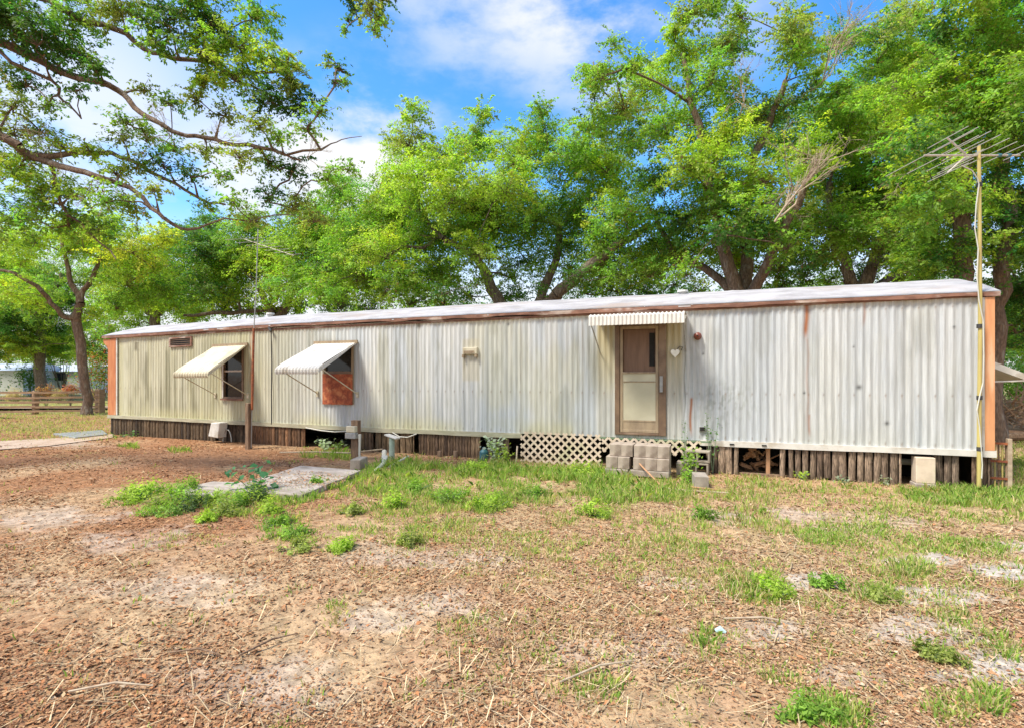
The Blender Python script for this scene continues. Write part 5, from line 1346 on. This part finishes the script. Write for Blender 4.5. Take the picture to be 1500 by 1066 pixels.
# ------------------------------------------------------------------ rail fence at the left
Df = 22.5
fn = thing('rail_fence', 'brown post and rail fence along the far left of the yard', 'fence', P(52, 550, Df) * np.array([1, 1, 0]))
pts = [(-140, 21.5), (-60, 21.8), (52, 22.2), (147, 22.8)]
for px, d in pts[:3]:
    q = P(px, 550, d); obj('fence_post', MB().box(q[0] - .09, q[0] + .09, q[1] - .09, q[1] + .09, -.05, .98), M_fence, fn, bevel=.01)
q = P(147, 550, 22.8); obj('fence_post', MB().box(q[0] - .19, q[0] + .13, q[1] - .12, q[1] + .12, -.05, 1.05), M_fence, fn, bevel=.01)
for z in (.10, .30, .50, .70, .92):
    for (a_, b2) in zip(pts[:-1], pts[1:]):
        p, q = P(a_[0], 550, a_[1] - .12), P(b2[0], 550, b2[1] - .12)
        obj('rail', MB().obox((p[0], p[1], z + random.uniform(-.02, .02)), (q[0], q[1], z + random.uniform(-.02, .02)), .03, .09), M_fence, fn)
q = G(-34, 614); one('wooden_crate', MB().box(q[0] - .5, q[0] + .28, q[1], q[1] + .5, -.02, .75).box(q[0] - .53, q[0] + .31, q[1] - .02, q[1] + .52, .75, .80), M_lattice, 'pale wooden box at the left edge before the rail fence', 'box', (q[0], q[1], 0), bevel=.01)

# far white homes
def far_home(px0, px1, D, ytop, label, wallm):
    a_, b2 = P(px0, 550, D), P(px1, 550, D); zt = P(px0, ytop, D)[2]
    h = thing('far_mobile_home', label, 'mobile home', ((a_[0] + b2[0]) / 2, (a_[1] + b2[1]) / 2, 0), 'far white homes')
    d = Vector(b2 - a_); d.z = 0; Ln = d.length; d.normalize(); nrm = Vector((-d.y, d.x, 0)); A = Vector((a_[0], a_[1], 0))
    def at(u, v, z): p = A + d * u + nrm * v; return (p.x, p.y, z)
    def bx(u0, u1, v0, v1, z0, z1):
        m = MB(); m.add([at(u0, v0, z0), at(u1, v0, z0), at(u1, v1, z0), at(u0, v1, z0), at(u0, v0, z1), at(u1, v0, z1), at(u1, v1, z1), at(u0, v1, z1)], [(0, 3, 2, 1), (4, 5, 6, 7), (0, 1, 5, 4), (1, 2, 6, 5), (2, 3, 7, 6), (3, 0, 4, 7)]); return m
    obj('wall', bx(0, Ln, 0, 4, -.1, zt - .6), wallm, h)
    m = MB(); n = 9; vs = []
    for u in (-.2, Ln + .2):
        for k in range(n): t_ = k / (n - 1); vs.append(at(u, -.2 + 4.4 * t_, zt - .6 + .6 * math.sin(math.pi * t_)))
    m.add(vs, [tuple(range(n))[::-1], tuple(range(n, 2 * n))] + [(k, k + 1, n + k + 1, n + k) for k in range(n - 1)] + [(n - 1, 0, n, 2 * n - 1)])
    obj('roof', m, M_farblue, h)
    obj('window', bx(Ln * .3, Ln * .3 + 1, -.04, -.01, 1.2, 1.9), M_glass, h)
far_home(-140, 34, 43, 532, 'pale greenish-white home partly hidden behind the fence and tree at the far left', M_farwhite)
far_home(66, 116, 46, 534, 'white home with curved roof end seen between the bush and the leaning tree', M_farwhite)

# ------------------------------------------------------------------ shrubs and weeds
def bush(name, label, px, py, D, R, n, tint, lsize, cat='bush', group=None, flat=.8, stems=8, aspect=.5, tip=None, sprawl=1.0):
    b0 = P(px, 550, D); b0[2] = float(ground_h(b0[0], b0[1])) if D < 16 else 0.
    root = thing(name, label, cat, b0, group)
    c = np.array(P(px, py, D)); 
    cc = []; mb = MB()
    k = max(6, n // 40)
    dirs = rng.normal(size=(k, 3)); dirs /= np.linalg.norm(dirs, axis=1)[:, None]
    cs = c + dirs * R * rng.uniform(.25, 1.0, (k, 1)) ** (1 if sprawl == 1 else 1.3) * np.array([sprawl, sprawl, flat]); cs[:, 2] = np.maximum(cs[:, 2], b0[2] + .03)
    per = n // k; off = rng.normal(size=(k, per, 3)) * R * (.22 if sprawl == 1 else .15) * np.array([1, 1, 1 if sprawl == 1 else 1.6])
    C = (cs[:, None] + off).reshape(-1, 3); C[:, 2] = np.maximum(C[:, 2], b0[2] + .02)
    nr = (C - c) / R * .5 + np.array([0, 0, .8]) + rng.normal(0, .4, C.shape); nr /= np.linalg.norm(nr, axis=1)[:, None]
    cv = np.repeat(rng.normal(1, .2, (k, 1)), per, 0)
    col = np.array(tint) * cv * rng.uniform(.7, 1.3, (len(C), 1))
    if tip is not None:
        s_ = rng.random(len(C)) < .22; col[s_] = np.array(tip) * rng.uniform(.7, 1.2, (s_.sum(), 1))
    link(leaves_mesh('foliage', C - b0, lsize * rng.uniform(.6, 1.3, len(C)), nr, np.clip(col, .01, .8), M_leaf, aspect, .06), 'foliage', root)
    for i in range(stems):
        q = cs[i % k]; m = (b0 + q) / 2 + rng.normal(0, .08 * R, 3); mb.tube([tuple(b0 + rng.normal(0, .03 * R, 3) * np.array([1, 1, 0])), tuple(m), tuple(q)], [.012 * max(R, .25) * 2, .008 * max(R, .25) * 2, .004], 5)
    obj('stem', mb, M_bark if D > 12 else M_moss, root)
    return root
bush('shrub', 'dark green shrub in front of the far white homes', 46, 553, 36, 1.05, 1500, DEEP, .16)
bush('shrub', 'dark leafy shrub at the left edge behind the fence', -36, 552, 34, 1.3, 1300, DEEP, .16)
bush('shrub', 'yellow-green shrub behind the leaning tree', 92, 503, 40, 1.5, 1700, LIME, .17)
bush('croton_shrub', 'red and yellow leaved shrub at the left corner of the home', 148, 540, 25, 1.1, 2200, (.16, .22, .04), .12, tip=(.45, .10, .06), flat=1.5)
bush('croton_shrub', 'low red-leaved shrub behind the rail fence', 103, 571, 27, .45, 700, (.40, .12, .08), .10, tip=(.30, .22, .1))
bush('croton_shrub', 'low rusty-leaved shrub behind the left half of the rail fence', 68, 573, 27, .4, 600, (.34, .15, .08), .10, tip=(.45, .33, .18))
for (px, D, lab) in ((20, 30, 'dry blond weeds left behind the rail fence'), (85, 30, 'dry blond weeds in the middle behind the rail fence'), (135, 30, 'dry blond weeds behind the fence next to its thick end post')):
    bush('dry_shrub', lab, px, 578, D, .5, 1000, (.46, .34, .22), .13, group='dry weeds behind the fence', aspect=.2, flat=.6)
bush('shrub', 'green bush past the right end of the home under the white awning', 1480, 568, 17, .6, 1500, MID, .09)
bush('shrub', 'yellow-green weeds right of the metal grille', 1494, 690, 9.3, .35, 900, OLIVE, .06, aspect=.2)
for (px, py, D, r, lab) in ((1440, 470, 19, 1.6, 'dark undergrowth behind the right corner of the roof'), (1520, 560, 22, 1.8, 'dark undergrowth far right beyond the brush pile')):
    bush('shrub', lab, px, py, D, r, 2600, DEEP, .12)
# broad-leaf weeds in the yard
WE = [(190, 728, .22, LIME, 'spreading light green weed starting the weed row at the far left'), (250, 745, .22, MID, 'spreading green weed along the lower side of the weed row'), (330, 748, .22, OLIVE, 'olive weed at the lower right of the weed row'), (360, 730, .24, LIME, 'tall light weed beside the front slab'), (225, 715, .2, LIME, 'light weed at the back left of the weed row'), (275, 712, .18, MID, 'green weed touching the broken slab'), (400, 745, .16, LIME, 'small light weed between the row and the lone weed'), (655, 725, .2, MID, 'green weed left of the bright round weed'), (580, 735, .16, LIME, 'light weed right of the pad'), (790, 720, .18, MID, 'green weed in the grass left of the steps'), (870, 745, .16, LIME, 'light weed in the grass before the steps'), (1030, 752, .14, MID, 'green weed in the grass before the single block'), (1290, 872, .12, OLIVE, 'olive ground weed between two sandy patches at the right'), (1130, 858, .12, LIME, 'light ground weed right of centre'), (1380, 960, .09, OLIVE, 'light ground weed at the lower right'), (500, 800, .12, LIME, 'light weed below the pad in dry soil'),
      (205, 722, .19, MID, 'leafy green weed at the left end of the weed row'), (235, 735, .20, OLIVE, 'olive weed second in the weed row beside the broken slab'), (262, 726, .18, MID, 'mid green weed behind the weed row at the broken slab'), (285, 738, .17, (.07, .12, .03), 'dark weed in the middle of the weed row'),
      (318, 728, .20, LIME, 'light green weed in front of the broken slab'), (345, 735, .2, MID, 'bushy weed near the right end of the weed row'), (300, 760, .12, LIME, 'small bright weed forward of the weed row'), (375, 722, .19, (.07, .12, .04), 'dark purple-green weed at the front corner of the pad'),
      (410, 765, .15, MID, 'green weed alone left of the central grass'), (430, 782, .17, MID, 'larger green weed below the lone one'), (440, 802, .13, OLIVE, 'low weed beneath the larger green weed'), (720, 735, .20, LIME, 'bright green round weed in the centre of the yard'),
      (610, 712, .2, MID, 'green weed clump in front of the middle skirting'), (520, 745, .12, OLIVE, 'small weed in bare soil right of the pad'), (855, 690, .22, LIME, 'bright weed clump at the foot of the large lattice'), (1010, 700, .16, MID, 'weed growing between the blocks right of the step'),
      (700, 685, .18, LIME, 'light weed in front of the narrow dark gap'), (1190, 1045, .11, MID, 'bright tuft-like weed at the bottom edge of the photo'), (465, 705, .12, MID, 'small weed on the pad edge'), (600, 790, .13, OLIVE, 'faded weed in dry grass left of centre'), (1212, 850, .10, MID, 'small weed in dry soil at the right')]
for (px, py, R, tn, lab) in WE:
    g0 = G(px, py + 8); d = float((g0 - CAM) @ DX)
    bush('weed_plant', lab, px, py, d, R, int(500 + 1500 * R), tn, .026 + .002 * d, 'weed', 'leafy weeds in the yard', flat=.6, stems=12, aspect=.42, sprawl=1.45)
def tall_weed(px, py0, py1, tint, lsize, label, y=None, nl=26, spread=.12, stems=3):
    b0 = G(px, py0) if y is None else F(px, py0, y); b0 = np.array([b0[0], b0[1], float(ground_h(b0[0], b0[1]))]); d = float((b0 - CAM) @ DX)
    h = P(px, py1, d)[2]; root = thing('tall_weed', label, 'weed', b0, 'tall weeds'); mb = MB(); C = []
    for s_ in range(stems):
        tp = b0 + np.array([rng.normal(0, spread), rng.normal(0, spread), (h - b0[2]) * rng.uniform(.75, 1)]); m = (b0 + tp) / 2 + rng.normal(0, .03, 3)
        mb.tube([tuple(b0), tuple(m), tuple(tp)], [.007, .005, .003], 5)
        for k in range(nl): 
            t_ = rng.uniform(.25, 1); p = b0 + (m - b0) * min(1, 2 * t_) if t_ < .5 else m + (tp - m) * (2 * t_ - 1); C.append(p + rng.normal(0, lsize * .7, 3))
    obj('stem', mb, M_moss, root)
    C = np.array(C); nr = np.stack([rng.normal(0, .5, len(C)), rng.normal(-.3, .5, len(C)), np.ones(len(C))], -1); nr /= np.linalg.norm(nr, axis=1)[:, None]
    col = np.array(tint) * rng.uniform(.7, 1.3, (len(C), 1))
    link(leaves_mesh('foliage', C - b0, lsize * rng.uniform(.6, 1.2, len(C)), nr, col, M_leaf, .7, .06), 'foliage', root)
tall_weed(375, 722, 678, (.07, .20, .09), .12, 'tall blue-green broadleaf weed standing on the pad edge', nl=12, spread=.16, stems=4)
tall_weed(722, 690, 640, (.50, .56, .46), .10, 'pale silvery weed in the skirting gap left of the lattice', y=-.15, nl=22, spread=.16, stems=5)
tall_weed(740, 690, 650, LIME, .07, 'yellow-green weed just left of the large lattice', y=-.25, nl=24, spread=.12, stems=4)
tall_weed(1003, 690, 612, DEEP, .04, 'thin dark vine climbing the wall right of the door', y=-.1, nl=16, spread=.04, stems=2)
tall_weed(1044, 695, 602, DEEP, .045, 'thin leaning vine climbing the wall beside the outlet box', y=-.08, nl=22, spread=.07, stems=3)
tall_weed(1010, 700, 655, MID, .07, 'leafy weed between the step blocks and the hollow blocks', y=-.45, nl=22, spread=.12, stems=5)
tall_weed(475, 668, 645, (.40, .50, .34), .09, 'pale leaved weed in the wide dark opening', y=-.05, nl=16, spread=.2, stems=6)
tall_weed(495, 670, 650, MID, .06, 'green weed at the right side of the wide dark opening', y=-.2, nl=16, spread=.16, stems=5)
tall_weed(190, 655, 638, DEEP, .09, 'dark low weed at the left corner of the skirting', y=-.15, nl=14, spread=.2, stems=5)
tall_weed(1175, 714, 690, LIME, .05, 'small yellow-green weed at the foot of the grey planks', y=-.12, nl=14, spread=.08, stems=4)
tall_weed(1235, 716, 698, (.3, .36, .26), .045, 'small pale weed at the foot of the grey planks', y=-.12, nl=12, spread=.05, stems=3)
tall_weed(1298, 718, 700, (.36, .38, .28), .045, 'small pale weed near the gap left of the pier', y=-.12, nl=12, spread=.05, stems=3)
# sticks and bare stems near the camera
for (px, py, s_, lab) in ((730, 945, 1., 'bare upright twig with side shoots in the near dry grass'), (1320, 905, .8, 'small bare twig in sandy soil at the right')):
    q = G(px, py); mb = MB(); rg = random.Random(px); b0 = Vector((q[0], q[1], float(ground_h(q[0], q[1]))))
    for k in range(6): mb.tube([b0, b0 + Vector((rg.gauss(0, .05), rg.gauss(0, .05), .08)) * s_, b0 + Vector((rg.gauss(0, .12), rg.gauss(0, .1), rg.uniform(.12, .24))) * s_], [.003, .0025, .001], 5)
    one('bare_twig', mb, M_fence, lab, 'twig', tuple(b0), None)
for (px, py, a, ln, lab) in ((250, 745 + 215, .3, .3, 'dark stick lying on bare soil lower left'), (350, 960, 1.2, .35, 'thin dark stick lying in the lower left soil'), (1060, 905, .2, .5, 'thin crooked stick in dry grass right of centre'), (100, 1020, .5, .4, 'pale stick lying at the lower left corner'), (820, 1000, .8, .5, 'long thin stick lying in the near straw')):
    q = gp(px, py, .02); mb = MB().tube([q, (q[0] + ln * .5 * math.cos(a), q[1] + ln * .5 * math.sin(a) + .02, q[2] + .02), (q[0] + ln * math.cos(a), q[1] + ln * math.sin(a), q[2])], [.006, .007, .003], 6)
    one('fallen_stick', mb, M_pole if 'dark' in lab else M_twig, lab, 'stick', q, 'sticks on the soil')
q = gp(1055, 921, .0)
M_blue = simple('blue_plastic', (.45, .62, .66), (.36, .52, .58), rough=.6, bs=.3)
mb = MB().tube([(q[0] - .03, q[1], q[2] + .01), (q[0], q[1] + .01, q[2] + .022), (q[0] + .035, q[1], q[2] + .01)], [.012, .022, .008], 7)
one('litter_scrap', mb, M_blue, 'small pale blue scrap on the soil in the right foreground', 'litter', q)
print('objects', len(bpy.data.objects), 'faces', sum(len(m.polygons) for m in bpy.data.meshes))
